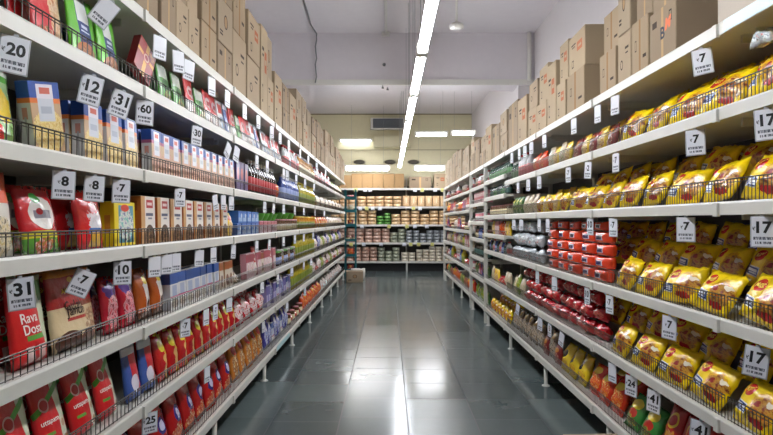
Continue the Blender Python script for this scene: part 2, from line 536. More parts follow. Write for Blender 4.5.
M_yelbox = printed('yellow_blue_box', '#e8d01e', [('r', .55, .5, .36, .42, '#4f93a8'), ('f', .55, .5, .34, .4, '#1f4f92', '#e8e4d8', '#4fb0a8', 9), ('e', .5, .86, .2, .08, '#d83a22'), ('r', 1.5, .5, .5, .5, '#e3c61c'), ('r', 1.5, .5, .2, .2, '#c9862c')], rough=.35, coat=.2)
mk_box('yelbox', 'cereal_box', 'box', 'yellow box with blue picture', .2, .19, .06, M_yelbox)
M_bluesm = printed('blue_small_box', '#2f6fc2', [('r', .5, .3, .4, .16, '#a9c6e8'), ('e', .3, .65, .2, .2, '#5f9ae0'), ('e', .72, .62, .16, .18, '#dfe8f2'), ('r', 1.5, .5, .5, .5, '#2a5fa8')], rough=.35, coat=.2)
mk_box('bluesm', 'tea_box', 'box', 'small blue box', .13, .092, .09, M_bluesm)
M_pinksm = printed('pink_box', '#d8b8bc', [('r', .5, .8, .5, .16, '#b34a5a'), ('e', .5, .4, .28, .22, '#e8dcd8'), ('f', .5, .36, .22, .16, '#c96a5a', '#e8d8d0', '#8e4a3a', 10), ('r', 1.5, .5, .5, .5, '#c98a92')], rough=.35, coat=.2)
mk_box('pinksm', 'sweet_mix_box', 'box', 'small pink and white box', .14, .11, .08, M_pinksm)
mk_box('pinktall', 'sweet_mix_box', 'box', 'tall pink and white box', .125, .2, .05, M_pinksm)
M_bwbox = printed('blue_white_box', '#d8d8da', [('r', .5, .85, .5, .15, '#2f559c'), ('r', .5, .5, .28, .16, '#a9b4cc'), ('f', .5, .18, .4, .16, '#9a8a72', '#d8cfc2', '#6f6a62', 12), ('r', 1.5, .5, .5, .5, '#c4c6cc'), ('r', 1.5, .85, .5, .15, '#294d90'), ('r', .5, .34, .5, .03, '#a0305a')], rough=.35, coat=.2)
mk_box('bwbox', 'soup_box', 'box', 'white soup box with blue top', .115, .19, .05, M_bwbox)
M_brbox = printed('brown_white_box', '#d8cbb8', [('r', .5, .85, .5, .15, '#b5622c'), ('e', .5, .3, .3, .22, '#7a4a2c'), ('r', 1.5, .5, .5, .5, '#b58a62')], rough=.35, coat=.2)
mk_box('brbox', 'soup_box', 'box', 'white soup box with brown top', .1, .18, .05, M_brbox)
M_ppbox = printed('purple_box', '#4a2d6a', [('e', .5, .6, .3, .2, '#a8303a'), ('r', .5, .2, .4, .1, '#8a7ab8'), ('r', 1.5, .5, .5, .5, '#3a2258')], rough=.35, coat=.2)
mk_box('ppbox', 'juice_box', 'box', 'dark purple box', .1, .23, .07, M_ppbox)
M_pwbox = printed('purple_white_box', '#c9c2d8', [('r', .5, .75, .5, .2, '#5a4a9a'), ('e', .5, .35, .3, .2, '#7f72b5'), ('r', 1.5, .5, .5, .5, '#8f86b8')], rough=.35, coat=.2)
mk_box('pwbox', 'juice_box', 'box', 'purple and white box', .13, .2, .06, M_pwbox)
M_rava = printed('rava_dosa_print', '#d01c20', [('r', .5, .93, .5, .07, '#b01519'), ('e', .42, .8, .16, .075, '#e8d8d0'), ('e', .42, .8, .12, .05, '#b3161c'), ('r', .86, .6, .15, .4, '#cfd8b8'), ('r', .92, .82, .1, .12, '#4f9a34'), ('r', .5, .31, .22, .028, '#4f9a34'), ('r', .32, .13, .09, .09, '#e4c8c4'), ('r', .62, .12, .11, .1, '#e0b8b4'), ('r', .47, .14, .03, .12, '#c01a1f')], rough=.3, coat=.3)
mk_pouch('rava', 'dosa_mix_pouch', 'packet', 'red dosa mix pouch', .2, .285, .06, M_rava, .004, stand=True,
         letters=[('Rava', WHITE_INK, .42, .54, .42), ('Dosa', WHITE_INK, .46, .41, .46)])
M_gulab = printed('gulab_print', '#d9c39a', [('r', .5, .78, .5, .24, '#a81a1c'), ('r', .5, .97, .5, .05, '#d98a2c'), ('e', .5, .87, .06, .035, '#e0b04a'), ('e', .25, .1, .22, .14, '#4a2213'), ('e', .7, .08, .26, .13, '#5a2a16'), ('f', .82, .3, .2, .16, '#d9b98a', '#8e5a32', '#ead8b0', 8), ('r', .46, .375, .2, .02, '#b32a22'), ('r', .8, .54, .2, .03, '#7a3418')], rough=.28, coat=.4)
mk_pouch('gulab', 'sweet_mix_pouch', 'packet', 'large cream and red sweet-mix pouch', .33, .3, .07, M_gulab, .005, stand=True, nvar=2,
         letters=[('Gulab', BROWN_INK, .42, .55, .36), ('Jamun', BROWN_INK, .44, .46, .38), ('AASHIRVAAD', YEL_INK, .5, .74, .5)])
M_rpur = printed('red_purple', '#b01c30', [('w', .5, .8, .4, .16, '#4a2d7a'), ('f', .5, .4, .35, .3, '#c9303a', '#e0a0a8', '#7a1422', 9)], rough=.22, coat=.5)
mk_pouch('rpur', 'sweet_mix_pouch', 'packet', 'red and purple shiny pouch', .13, .22, .06, M_rpur, .01)
M_brow = printed('brown_orange_white', '#b5561e', [('w', .6, .5, .26, .36, '#e4ddd0'), ('w', .6, .3, .16, .14, '#6a3a1e'), ('e', .55, .8, .16, .09, '#e0c22c'), ('r', .5, .06, .5, .1, '#5a2a14')], rough=.24, coat=.4)
mk_pouch('brow', 'sweet_mix_pouch', 'packet', 'orange pouch with white drip', .15, .23, .06, M_brow, .006)
M_utt = printed('uttapam_print', '#c81c22', [('r', .84, .5, .17, .5, '#cfdcc0'), ('r', .5, .7, .5, .04, '#49a030', -18), ('e', .33, .64, .15, .09, '#d8b0a8'), ('e', .33, .64, .12, .065, '#b0161c'), ('e', .82, .12, .2, .1, '#e4e0d4'), ('e', .82, .13, .13, .06, '#a88a5a'), ('e', .8, .34, .08, .05, '#b59a72'), ('r', .3, .28, .14, .02, '#5aa038')], rough=.28, coat=.4)
mk_pouch('utt', 'uttapam_mix_pouch', 'packet', 'red and pale-green uttapam mix pouch', .17, .28, .06, M_utt, .005, stand=True,
         letters=[('uttapam', WHITE_INK, .38, .42, .5)])
M_bis = printed('biscuit_print', '#d89a24', [('r', .3, .5, .3, .5, '#c4201e'), ('e', .5, .75, .26, .13, '#e8cf3a'), ('e', .62, .36, .26, .2, '#d8a05a'), ('w', .3, .3, .2, .2, '#b0181c')], rough=.25, coat=.4)
mk_pouch('bis', 'biscuit_packet', 'packet', 'red and yellow biscuit packet', .13, .23, .06, M_bis, .007, nvar=4)
M_rpk = printed('red_snack', '#b81f1e', [('e', .55, .56, .3, .17, '#3a2f78'), ('e', .55, .56, .18, .1, '#c9c0d8'), ('f', .5, .18, .42, .18, '#d88a4a', '#b81f1e', '#e8c08a', 9), ('r', .5, .95, .5, .05, '#8e1414')], rough=.25, coat=.4)
mk_pouch('rsn', 'rusk_packet', 'packet', 'red packet with purple emblem', .17, .28, .07, M_rpk, .008, nvar=4)
M_orsn = printed('orange_snack', '#c9792c', [('f', .5, .4, .42, .36, '#d8a05a', '#8e4a1c', '#e8cf9a', 8), ('e', .5, .78, .3, .13, '#b0241e')], rough=.25, coat=.4)
mk_pouch('orsn', 'rusk_packet', 'packet', 'orange-brown picture packet', .17, .29, .07, M_orsn, .008)
M_rwcr = printed('red_white_crumple', '#c0202a', [('f', .5, .5, .45, .42, '#a8141c', '#ece4e2', '#d86a6a', 7)], rough=.16, coat=.7)
mk_pouch('rwcr', 'sweet_bag', 'packet', 'red and white twisted-wrapper bag', .2, .2, .09, M_rwcr, .014)
M_pbl = printed('purple_blue', '#3f3f8e', [('f', .5, .5, .4, .36, '#2a2a6a', '#c9cbe0', '#5f6fc0', 8), ('e', .5, .75, .25, .1, '#e0dce8')], rough=.25, coat=.4)
mk_pouch('pbl', 'rusk_packet', 'packet', 'purple-blue packet', .15, .26, .07, M_pbl, .008)
M_wwr = printed('white_wrap', '#cfc8c2', [('f', .5, .5, .45, .4, '#a85a52', '#e8e4e0', '#bfae9a', 8)], rough=.2, coat=.5)
mk_pouch('wwr', 'sweet_bag', 'packet', 'white and pink wrapper bag', .18, .2, .09, M_wwr, .014)
M_gyl = printed('green_yellow', '#7d9a2a', [('f', .5, .45, .4, .36, '#c9b92c', '#4f7a24', '#e0dca0', 8)], rough=.25, coat=.4)
mk_pouch('gyl', 'snack_pouch', 'packet', 'green and yellow pouch', .15, .22, .07, M_gyl, .008)

G = lambda n, c, r=.15: plain(n, c, r, spec=.6)
mk_bottle('sauce', 'sauce_bottle', 'dark bottle with red label', .04, .29, G('dark_glass', '#1c0e0c'), plain('red_label', '#a8222a', .4), plain('white_cap', '#d8d6d4', .35))
mk_bottle('bluebot', 'squash_bottle', 'blue bottle with white cap', .042, .285, G('blue_plastic', '#2f4a96', .25), plain('pale_blue_label', '#8fa0cc', .4), plain('white_cap', '#d8d6d4', .35))
mk_bottle('yelbot', 'oil_bottle', 'yellow-green bottle', .045, .28, G('yellow_oil', '#b3a326', .2), plain('olive_label', '#7d8a2a', .4), plain('yellow_cap', '#d8c23a', .35))
mk_bottle('amber', 'syrup_bottle', 'amber bottle with white cap', .042, .26, G('amber_glass', '#b5791f', .2), plain('cream_label', '#dccfa8', .4), plain('white_cap', '#d8d6d4', .35))
mk_bottle('whitebot', 'squash_bottle', 'white bottle with red cap', .042, .25, G('white_plastic', '#cfd0d0', .3), plain('pink_label', '#c96a6a', .4), plain('red_cap', '#b3262a', .35))
mk_bottle('greenbot', 'squash_bottle', 'dark green bottle with pale cap', .04, .2, G('green_glass', '#123a26', .15), plain('leaf_label', '#5a8a5a', .4), plain('white_cap', '#d8d6d4', .35))
mk_bottle('blackbot', 'sauce_bottle', 'black bottle with grey cap', .04, .2, G('black_glass', '#15201c', .15), plain('teal_label', '#3f5f5a', .4), plain('grey_cap', '#a8aaa8', .35))
mk_jar('brownjar', 'pickle_jar', 'brown jar with pink lid', .05, .13, G('brown_glass', '#5a3a24', .2), plain('cream_label', '#dccfa8', .4), plain('pink_lid', '#c9848a', .4))
mk_jar('amberjar', 'honey_jar', 'amber jar with yellow lid', .05, .17, G('amber_glass', '#b5791f', .2), plain('olive_label', '#7d8a2a', .4), plain('yellow_cap', '#d8c23a', .35))
mk_jar('greenjar', 'pickle_jar', 'dark jar with green lid', .055, .15, G('dark_brown_glass', '#3a2c20', .2), plain('pale_blue_label', '#8fa0cc', .4), plain('green_lid', '#4f9a34', .4))
mk_jar('greyjar', 'spice_jar', 'grey jar with white lid', .05, .16, G('grey_glass', '#7d7870', .2), plain('brown_label', '#8e6a4a', .4), plain('white_cap', '#d8d6d4', .35))
mk_jar('pinkjar', 'spice_jar', 'pink tub with pale lid', .06, .14, G('pink_tub', '#b56a72', .3), plain('white_label', '#dedad6', .4), plain('white_cap', '#d8d6d4', .35))
MB_ = MB().lathe([(.04, 0), (.05, .005), (.075, .06), (.078, .065), (.07, .062), (.045, .012)], 14).mesh('plastic_bowl', plain('green_bowl', '#5fae3a', .3))
PR['bowl'] = Proto('plastic_bowl', 'bowl', 'bright green bowl', .16, .066, .16, [(MB_, [])])

# ------------------------------------------------------------------ placement
LX, RX = -1.08, 1.32
LEND = 1.06 + 1.45 * 9
DEPTH = .52
LEFT = [2.30, 1.967, 1.60, 1.271, .917, .575, .185]
RIGHT = [2.16, 1.825, 1.45, .99, .595, .20]
MID = [2.16, 1.91, 1.69, 1.45, 1.21, .99, .595, .20]
FAR1 = [2.16, 1.89, 1.64, 1.37, 1.12, .85, .56, .20]
FAR2 = [2.16, 1.88, 1.56, 1.22, .93, .60, .20]
TOPZ = .017        # board top above the lip's middle
UNITS = 'zero first second third fourth fifth sixth seventh eighth ninth tenth eleventh twelfth thirteenth fourteenth fifteenth sixteenth seventeenth eighteenth nineteenth'.split()
TENS = {2: ('twentieth', 'twenty'), 3: ('thirtieth', 'thirty'), 4: ('fortieth', 'forty'), 5: ('fiftieth', 'fifty'), 6: ('sixtieth', 'sixty'), 7: ('seventieth', 'seventy'), 8: ('eightieth', 'eighty'), 9: ('ninetieth', 'ninety')}

def nth(n):
    if n < 20:
        return UNITS[n]
    t, u = divmod(n, 10)
    return TENS[t][0] if u == 0 else TENS[t][1] + '-' + UNITS[u]


def P(side, d, u, z):
    return (LX - u, d, z) if side == 'left' else (RX + u, d, z)

YAW = {'left': PI / 2, 'right': -PI / 2}
COUNT = {}
SHELFWORD = {'left': ['', 'top', 'second', 'third', 'fourth', 'fifth', 'lowest'],
             'right': ['', 'top', 'second', 'third', 'fourth', 'lowest'],
             'right mid': ['', 'top', 'second', 'third', 'fourth', 'fifth', 'sixth', 'lowest'],
             'right far': ['', 'top', 'second', 'third', 'fourth', 'fifth', 'sixth', 'lowest'],
             'right end': ['', 'top', 'second', 'third', 'fourth', 'fifth', 'lowest']}
RACKWORD = {'left': 'left rack', 'right': 'right rack', 'right mid': 'mid-right bay', 'right far': 'far-right bay', 'right end': 'right end bays'}

VC = {}

def verts(me):
    if me.name not in VC:
        a = np.empty(len(me.vertices) * 3)
        me.vertices.foreach_get('co', a)
        VC[me.name] = a.reshape(-1, 3)
    return VC[me.name]


SECTION = {'left': LEFT, 'right': RIGHT, 'right mid': MID, 'right far': FAR1, 'right end': FAR2}
VIEWED = {'left': 1.07, 'right': 1.05}

def pose(pr, section, lev, dz, lean, yaw, roll, k):
    """turn a thing, shrink it where the shelf above leaves less room, and measure it"""
    p = PR[pr]
    k = random.randrange(len(p.variants)) if k is None else k % len(p.variants)
    me, parts = p.variants[k]
    e = Euler((-lean, roll, yaw))
    pts = np.vstack([verts(m) for m in [me] + [pm for _, pm in parts]]) @ np.array(e.to_matrix()).T
    lo, hi = pts.min(0), pts.max(0)
    lv = SECTION[section]
    room = lv[lev - 1] - lv[lev] - TOPZ - .052 - dz
    sc = min(1.0, room / (hi[2] - lo[2]))
    return p, k, e, lo * sc, hi * sc, sc


def place(section, lev, pr, d, u, dz, lean=0., yaw=0., roll=0., tier='', k=None, got=None, edge=False):
    """d = middle along the shelf (or its near edge), u = its front's depth behind the lip, dz = its foot above the board"""
    side = section.split()[0]
    p, k, e, lo, hi, sc = got or pose(pr, section, lev, dz, lean, yaw, roll, k)
    near, far = (lo[0], hi[0]) if side == 'left' else (-hi[0], -lo[0])
    if edge:
        d = d - near
    key = (p.desc, section, lev, tier)
    COUNT[key] = COUNT.get(key, 0) + 1
    lab = f"{p.desc}, {nth(COUNT[key])} from near end, {RACKWORD[section]} {SHELFWORD[section][lev]} shelf" + (f", {tier}" if tier else '')
    z = SECTION[section][lev] + TOPZ + .0015 + dz - lo[2]
    u = max(.017, min(u, DEPTH - .034 - (hi[1] - lo[1])))
    o = p.spawn(P(side, d, u - lo[1], z), Euler((e.x, e.y, e.z + YAW[side])), lab, f"{p.desc} run on {RACKWORD[section]} {SHELFWORD[section][lev]} shelf", k)
    if sc < 1:
        o.scale = (sc, sc, sc)
    return o


def row(section, lev, d0, d1, prs, tiers=((.045, 0, .12, ''),), run=1, gap=.005, jit=.05, dj=.008, rj=.4, shift=False):
    """a run of goods along a shelf; tiers = (depth of the front behind the lip, height of the foot, lean, words)"""
    if isinstance(prs, str):
        prs = [prs]
    if section in VIEWED:
        f = lambda q: q * (1 + (VIEWED[section] - 1) * min(1, max(0, ((14 if section == 'left' else 6.55) - q) / (9 if section == 'left' else 2.5))))
        d0, d1 = f(d0), f(d1)
    top = {'left': LEND, 'right': 6.55}.get(section, 99) - .005
    d1 = min(d1, top)
    thick = max(float(np.ptp(verts(m)[:, 1])) for pr in set(prs) for m, _ in PR[pr].variants)
    wide = max(PR[pr].w for pr in prs)
    u = dz_ = None
    for (u0, dz, lean, word) in tiers:
        if u is None or (dz > dz_ and u0 == tiers[0][0]):
            u = u0
        else:
            up = dz - dz_
            u += (thick + up * math.sin(lean)) / math.cos(lean) + .004 + wide * .45 * jit + dj
        dz_ = dz
        e0, e1 = d0, d1
        if shift and u > .155:
            e0, e1 = d0 * (1 + u / 1.5), min(top, d1 * (1 + u / 1.5))
        d = (e0 if d0 > 2 else d0) + (random.uniform(.012, .05) if dz else .012)
        g = gap
        if len(prs) == 1:                           # share out what is left over
            wd = max(float(np.ptp(verts(m)[:, 0])) for m, _ in PR[prs[0]].variants) * (1 + jit * .35)
            n = int((e1 - d + .012) / (wd + gap))
            g = max(gap, min(.035, (e1 - d) / n - wd)) if n else gap
        i = 0
        while True:
            pr = prs[(i // run) % len(prs)]
            got = pose(pr, section, lev, dz, lean + random.uniform(-.3, .5) * jit * .6, random.uniform(-1, 1) * jit, random.uniform(-1, 1) * jit * rj, None)
            wd = got[4][0] - got[3][0]
            if d + wd > min(e1 + (.012 if e1 < top else 0), top):
                break
            place(section, lev, pr, d, u + random.uniform(0, dj), dz, tier=word, got=got, edge=True)
            d += wd + g
            i += 1


# ------------------------------------------------------------------ room
WX, ZC, YB = 2.39, 4.5, 16.75
Y0 = -4.0

def floor_mat():
    k = NT('stone_tiles')
    pos = k.n('ShaderNodeTexCoord').outputs['Object']
    sp = k.n('ShaderNodeSeparateXYZ')
    k.l(pos, sp.inputs[0])
    T, L = .475, .455
    xs = k.math('DIVIDE', k.math('ADD', sp.outputs[0], .345 + T * 20), T)
    ci = k.math('FLOOR', xs)
    wn = k.n('ShaderNodeTexWhiteNoise', noise_dimensions='1D')
    k.l(ci, wn.inputs['W'])
    ys = k.math('ADD', k.math('DIVIDE', k.math('ADD', sp.outputs[1], 20 - .03), L), k.math('MULTIPLY', wn.outputs['Value'], .25))
    ri = k.math('FLOOR', ys)
    fx = k.math('ABSOLUTE', k.math('SUBTRACT', k.math('FRACT', xs), .5))
    fy = k.math('ABSOLUTE', k.math('SUBTRACT', k.math('FRACT', ys), .5))
    joint = k.math('GREATER_THAN', k.math('MAXIMUM', fx, fy), .4915)
    cmb = k.n('ShaderNodeCombineXYZ')
    k.l(ci, cmb.inputs[0])
    k.l(ri, cmb.inputs[1])
    w2 = k.n('ShaderNodeTexWhiteNoise', noise_dimensions='2D')
    k.l(cmb.outputs[0], w2.inputs['Vector'])
    nz = k.noise(pos, 3.0, 6, .6)
    nz2 = k.noise(pos, 22.0, 5, .6)
    val = k.math('ADD', k.math('MULTIPLY', w2.outputs['Value'], .55), k.math('MULTIPLY', nz.outputs[0], .35))
    val = k.math('ADD', val, k.math('MULTIPLY', nz2.outputs[0], .16))
    rp = k.n('ShaderNodeValToRGB')
    k.l(val, rp.inputs[0])
    rp.color_ramp.elements[0].position, rp.color_ramp.elements[0].color = .12, lin('#434c4c')
    rp.color_ramp.elements[1].position, rp.color_ramp.elements[1].color = .95, lin('#5f6968')
    col = k.mix(joint, rp.outputs[0], lin('#23292a'))
    k.l(col, k.b.inputs['Base Color'])
    rg = k.math('ADD', k.math('MULTIPLY', w2.outputs['Value'], .05), k.math('MULTIPLY_ADD', nz.outputs[0], .08, .115))
    rg = k.math('ADD', rg, k.math('MULTIPLY', joint, .4))
    k.l(rg, k.b.inputs['Roughness'])
    hgt = k.math('SUBTRACT', k.math('ADD', k.math('MULTIPLY', nz.outputs[0], .35), k.math('MULTIPLY', w2.outputs['Value'], .3)), joint)
    k.bump(hgt, .05, .004)
    return k.m

M_wall = plain('wall_paint', '#cfcaca', .8, bump=.05, bscale=40, var=.03)
M_ceil = plain('ceiling_paint', '#dcd7da', .85, bump=.04, bscale=30, var=.04)
M_cream = plain('cream_paint', '#cfc8a6', .8, bump=.05, bscale=40, var=.05)
M_white = plain('white_enamel', '#dcdad2', .45)
M_rack = plain('rack_enamel', '#cfcdc4', .42, bump=.02, var=.03)
M_dark = plain('dark_panel', '#2b2a29', .6)
M_back = plain('rack_back', '#4a4845', .6)  # darker than the panel itself: shelf-interior shade put into the colour
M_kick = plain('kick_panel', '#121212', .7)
M_wire = plain('wire_steel', '#3d372f', .4, .4)
M_grey = plain('grey_metal', '#8d9090', .4, .4)

def slab(name, a, b, mat):
    return struct(link(name, MB().box(a, b).mesh(name, mat)))

slab('floor', (-WX - .2, Y0, -.1), (WX + .2, YB + .2, 0), floor_mat())
slab('ceiling', (-WX - .2, Y0, ZC), (WX + .2, YB + .2, ZC + .15), M_ceil)
slab('wall_left', (-WX - .2, Y0, 0), (-WX, YB, ZC), M_wall)
slab('wall_right', (WX, Y0, 0), (WX + .2, YB, ZC), M_wall)
slab('wall_back', (-WX - .2, YB, 0), (WX + .2, YB + .2, ZC), M_cream)
slab('wall_front', (-WX - .2, Y0 - .2, 0), (WX + .2, Y0, ZC), M_wall)
slab('ceiling_beam', (-WX, 9.56, 3.64), (WX, 10.0, ZC), M_ceil)
slab('trim_1', (-WX, 9.53, 3.64), (WX, 9.56, 3.73), M_white)
slab('pillar', (2.14, 9.6, 0), (WX, 9.95, 3.64), M_wall)
slab('trim_2', (-WX, YB - .015, ZC - .03), (WX, YB, ZC), plain('brown_edge', '#857c62', .8, var=.2))
slab('trim_3', (-WX, YB - .02, 3.44), (WX, YB, 3.47), plain('cream_edge', '#a8a084', .8))

# conduits
pp = MB().tube([(-.05, Y0 + .1, ZC - .03), (-.05, 9.5, ZC - .03)], .022, 8).mesh('conduit_pipe', M_white)
o = tag(link('ceiling_conduit', pp), 'straight white conduit pipe running along the ceiling to the beam', 'pipe')
link('end_box', MB().box((-.12, 9.44, ZC - .07), (.01, 9.528, ZC - .01)).mesh('end_box', M_white, .004), o)
pts = []
for i in range(28):
    y = Y0 + .2 + i * (9.5 - Y0 - .2) / 27
    pts.append((-1.2 + .025 * math.sin(i * 1.9) + .012 * math.sin(i * 4.1), y, ZC - .03))
for i in range(1, 9):
    pts.append((-1.2 + .012 * math.sin(i * 2.1), 9.505, ZC - .03 - i * (ZC - 3.70) / 8))
tag(link('ceiling_cable', MB().tube(pts, .012, 6).mesh('ceiling_cable', M_grey)), 'thin grey cable clipped along the ceiling and down the beam', 'cable')
pw = MB().tube([(2.3, 9.5, 3.7), (2.3, 9.5, ZC - .01)], .035, 10).mesh('conduit_pipe', M_white)
tag(link('wall_pipe', pw), 'short upright white pipe in the corner beside the beam', 'pipe')
for i, (x, z) in enumerate(((-.08, 3.98), (-.1, 3.68), (-.02, 3.58))):
    y = 9.53 if i < 2 else 9.6
    zz = z if i < 2 else 3.64
    b = MB()
    if i == 0:
        b.lathe([(.028, 0), (.028, .02), (.012, .03), (.012, .06)], 10)
        me = b.mesh('beam_hook', M_grey)
        ob = link('beam_hook', me, None, (x, 9.56, z), (PI / 2, 0, 0))
    else:
        b.lathe([(.022, -.05), (.022, -.03), (.01, -.02), (.01, 0)], 10)
        me = b.mesh('beam_hook', M_grey)
        ob = link('beam_hook', me, None, (x, y + .05 * i, 3.64), (0, 0, 0))
    tag(ob, ['small grey hook on the front of the beam', 'small grey hook under the beam, front one', 'small grey hook under the beam, rear one'][i], 'hook')

# pendant disc
b = bpy.data.objects.new('ceiling_disc_fixture', None)
COL.objects.link(b)
b.location = (.70, 6.0, 3.40)
tag(b, 'small white disc fixture hanging on a rod from the ceiling', 'ceiling fixture')
link('disc', MB().lathe([(.03, -.01), (.075, 0), (.075, .025), (.05, .045), (.02, .06)], 20).mesh('disc', M_white), b)
link('rod', MB().tube([(0, 0, .05), (0, 0, ZC - 3.40)], .012, 8).mesh('rod', M_white), b)
link('rod_cap', MB().lathe([(.04, ZC - 3.40 - .06), (.045, ZC - 3.40 - .03), (.05, ZC - 3.40 - .001)], 14).mesh('rod_cap', M_white), b)

# lights
M_tube = emit('lit_tube', '#f4f8ff', 38.0)
M_tubeb = emit('lit_tube_back', '#f6f8ff', 24.0)

def batten(label, loc, length, along='y', rods=(ZC,), group=None, rad=.019, mat=None, tilt=0.0, hw=.03, name='tube_light'):
    o = bpy.data.objects.new(name, None)
    COL.objects.link(o)
    o.location = loc
    o.rotation_euler = (0, tilt, 0 if along == 'y' else -PI / 2)
    tag(o, label, 'light', group)
    L2 = length / 2
    link('housing', MB().box((-hw, -L2, rad + .012), (hw, L2, rad + .05)).mesh('housing', M_white, .006), o)  # shaped for the light: widened on back fixtures to keep it off the ceiling
    for s in (-1, 1):
        link('tube', MB().tube([(s * .02, -L2 + .05, 0), (s * .02, L2 - .05, 0)], rad, 10).mesh('tube', mat or M_tube), o)
        link('end_cap', MB().box((-.045, s * (L2 - .025) - .025, -rad - .004), (.045, s * (L2 - .025) + .025, rad + .05)).mesh('end_cap', M_white, .004), o)
    if rods:
        for s in (-1, 1):
            link('hanging_wire', MB().tube([(0, s * L2 * .7, rad + .05), (0, s * L2 * .7, rods[0] - loc[2])], .0025, 5).mesh('hanging_wire', M_grey), o)
    return o

y = 4.83 - 1.58 * 3
i = 0
while y < 14.5:
    top = 3.64 if 9.5 < y + .79 < 10.05 else ZC
    e = min(y + 1.55, 15.05)
    batten(f"lit tube light over the aisle, {nth(i + 1)} of the row from camera", (.275, (y + e) / 2, 2.80), e - y, 'y', (top,), 'tube lights in a row over the aisle')
    y += 1.58
    i += 1
batten('long bright tube light across the back rack, left of the aisle row', (-.575, 15.5, 2.80), 1.22, 'x', (ZC,), 'tube lights across the back', .05, M_tubeb, hw=.10)
batten('bright tube light across the back rack, right of the aisle row', (1.08, 15.5, 2.80), .84, 'x', (ZC,), 'tube lights across the back', .05, M_tubeb, hw=.10)
batten('thin tube light fixed high on the cream back wall', (-.95, YB - .12, 3.70), .96, 'x', None, None, .016, emit('lit_tube_wall', '#f6f8ff', 9.0), 0, .05, 'wall_mounted_light')
batten('tube light hung on wires before the cream wall, nearer the aisle', (.95, 13.0, 3.33), .74, 'x', (ZC,), 'hung tube lights at the back', .03, M_tubeb, 0, .08)
batten('tube light hung on wires before the cream wall, nearer the wall', (1.66, 13.0, 3.36), .56, 'x', (ZC,), 'hung tube lights at the back', .03, M_tubeb, 0, .08)

# things on the back wall
o = bpy.data.objects.new('wall_air_vent', None)
COL.objects.link(o)
o.location = (-.03, YB, 4.02)
tag(o, 'white wall air vent unit with grey louvre on the cream wall', 'air vent')
link('casing', MB().box((-.5, -.16, 0), (.48, 0, .34)).mesh('casing', M_white, .012), o)
g = MB()
for k in range(9):
    z = .05 + k * .028
    g.box((-.42, -.18, z), (.42, -.162, z + .014))
link('louvre', g.mesh('louvre', plain('louvre_grey', '#6f7478', .5)), o)
link('louvre_backing', MB().box((-.43, -.165, .04), (.43, -.1605, .31)).mesh('louvre_backing', plain('louvre_dark', '#474a4e', .6)), o)
tag(link('duct_box', MB().box((-.43, YB - .35, 3.5), (.62, YB, 3.82)).mesh('duct_box', M_cream, .01)), 'cream boxed duct on the back wall below the air unit', 'duct')
for j, x in enumerate((-.86, .03, .71)):
    v = link('round_vent', MB().lathe([(.20, 0), (.20, .05), (.17, .05), (.165, .02)], 24).mesh('round_vent', plain('vent_rim', '#b5ae92', .6)), None, (x, YB, 3.10), (PI / 2, 0, 0))
    v.scale = (1, .38, 1)
    tag(v, 'dark oval vent on the cream wall, ' + ['leftmost of three', 'middle of three', 'rightmost of three'][j], 'vent', 'round wall vents')
    link('vent_hood', MB().lathe([(.164, .021), (.1, .045), (.02, .05)], 24).mesh('vent_hood', plain('vent_dark', '#4a463c', .7)), v)

# ------------------------------------------------------------------ shelving
DEPTH = .52
RACKM = {}

def rack_parts(side, L, levels, guard):
    """part meshes of one bay in the bay's own frame (x = depth into the rack, y along, z up)"""
    key = (side, round(L, 3), tuple(levels), guard)
    if key in RACKM:
        return RACKM[key]
    s = -1 if side == 'left' else 1
    X = lambda u: s * u
    out = []
    top = levels[0]
    H = top + .10
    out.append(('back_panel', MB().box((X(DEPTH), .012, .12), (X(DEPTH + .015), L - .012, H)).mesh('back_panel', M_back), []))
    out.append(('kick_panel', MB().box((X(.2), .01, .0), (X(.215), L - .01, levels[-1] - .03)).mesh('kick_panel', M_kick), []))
    for a in (.0, L - .03):
        out.append(('upright', MB().box((X(DEPTH - .03), a, 0), (X(DEPTH), a + .03, H)).mesh('upright', M_rack), []))
    lg = MB().lathe([(.034, 0), (.034, .006), (.018, .012), (.016, .02), (.016, levels[-1] - .028)], 12)
    legm = lg.mesh('leg', M_rack)
    sh = []
    for i, z in enumerate(levels):
        m = MB()
        m.box((X(.004), 0, z - .010), (X(DEPTH - .001), L, z + TOPZ))
        prof = [(0, -.026), (0, .018), (.004, .026), (.016, .026), (.018, .018), (.018, -.02), (.014, -.026)]
        o0 = len(m.v)
        for a in (.0015, L - .0015):
            for (u, dz) in prof:
                m.v.append((X(u - .014), a, z + dz))
        n = len(prof)
        for q in range(n):
            q2 = (q + 1) % n
            m.f.append((o0 + q, o0 + q2, o0 + n + q2, o0 + n + q))
            m.s.append(False)
        m.f.append(tuple(o0 + q for q in range(n)))
        m.f.append(tuple(o0 + n + q for q in range(n)))
        m.s += [False, False]
        m.box((X(-.024), 0, z - .032), (X(-.010), .03, z + .02))
        for a in (.03, L - .06):                      # brackets under the board
            m.box((X(.10), a, z - .045), (X(DEPTH - .03), a + .012, z - .010))
        me = m.mesh('shelf', M_rack)
        bm = bmesh.new()
        bm.from_mesh(me)
        bmesh.ops.recalc_face_normals(bm, faces=bm.faces)
        bm.to_mesh(me)
        bm.free()
        subs = []
        if i > 0 and guard:
            hgt, step, r = guard
            g = MB()
            zb = z + .022
            for zz in (zb + hgt, zb + hgt * .86, zb + .004):
                g.tube([(X(.012), .01, zz), (X(.012), L - .01, zz)], r * (1.4 if zz > zb + hgt * .9 else .9), 5)
            nn = int((L - .02) / step)
            for q in range(nn + 1):
                a = .01 + q * (L - .02) / nn
                g.tube([(X(.012), a, zb), (X(.012), a, zb + hgt)], r * .85, 4, False)
            subs.append(('wire_grille', g.mesh('wire_grille', M_wire)))
        sh.append(('shelf', me, subs))
    RACKM[key] = (out, sh, legm)
    return RACKM[key]


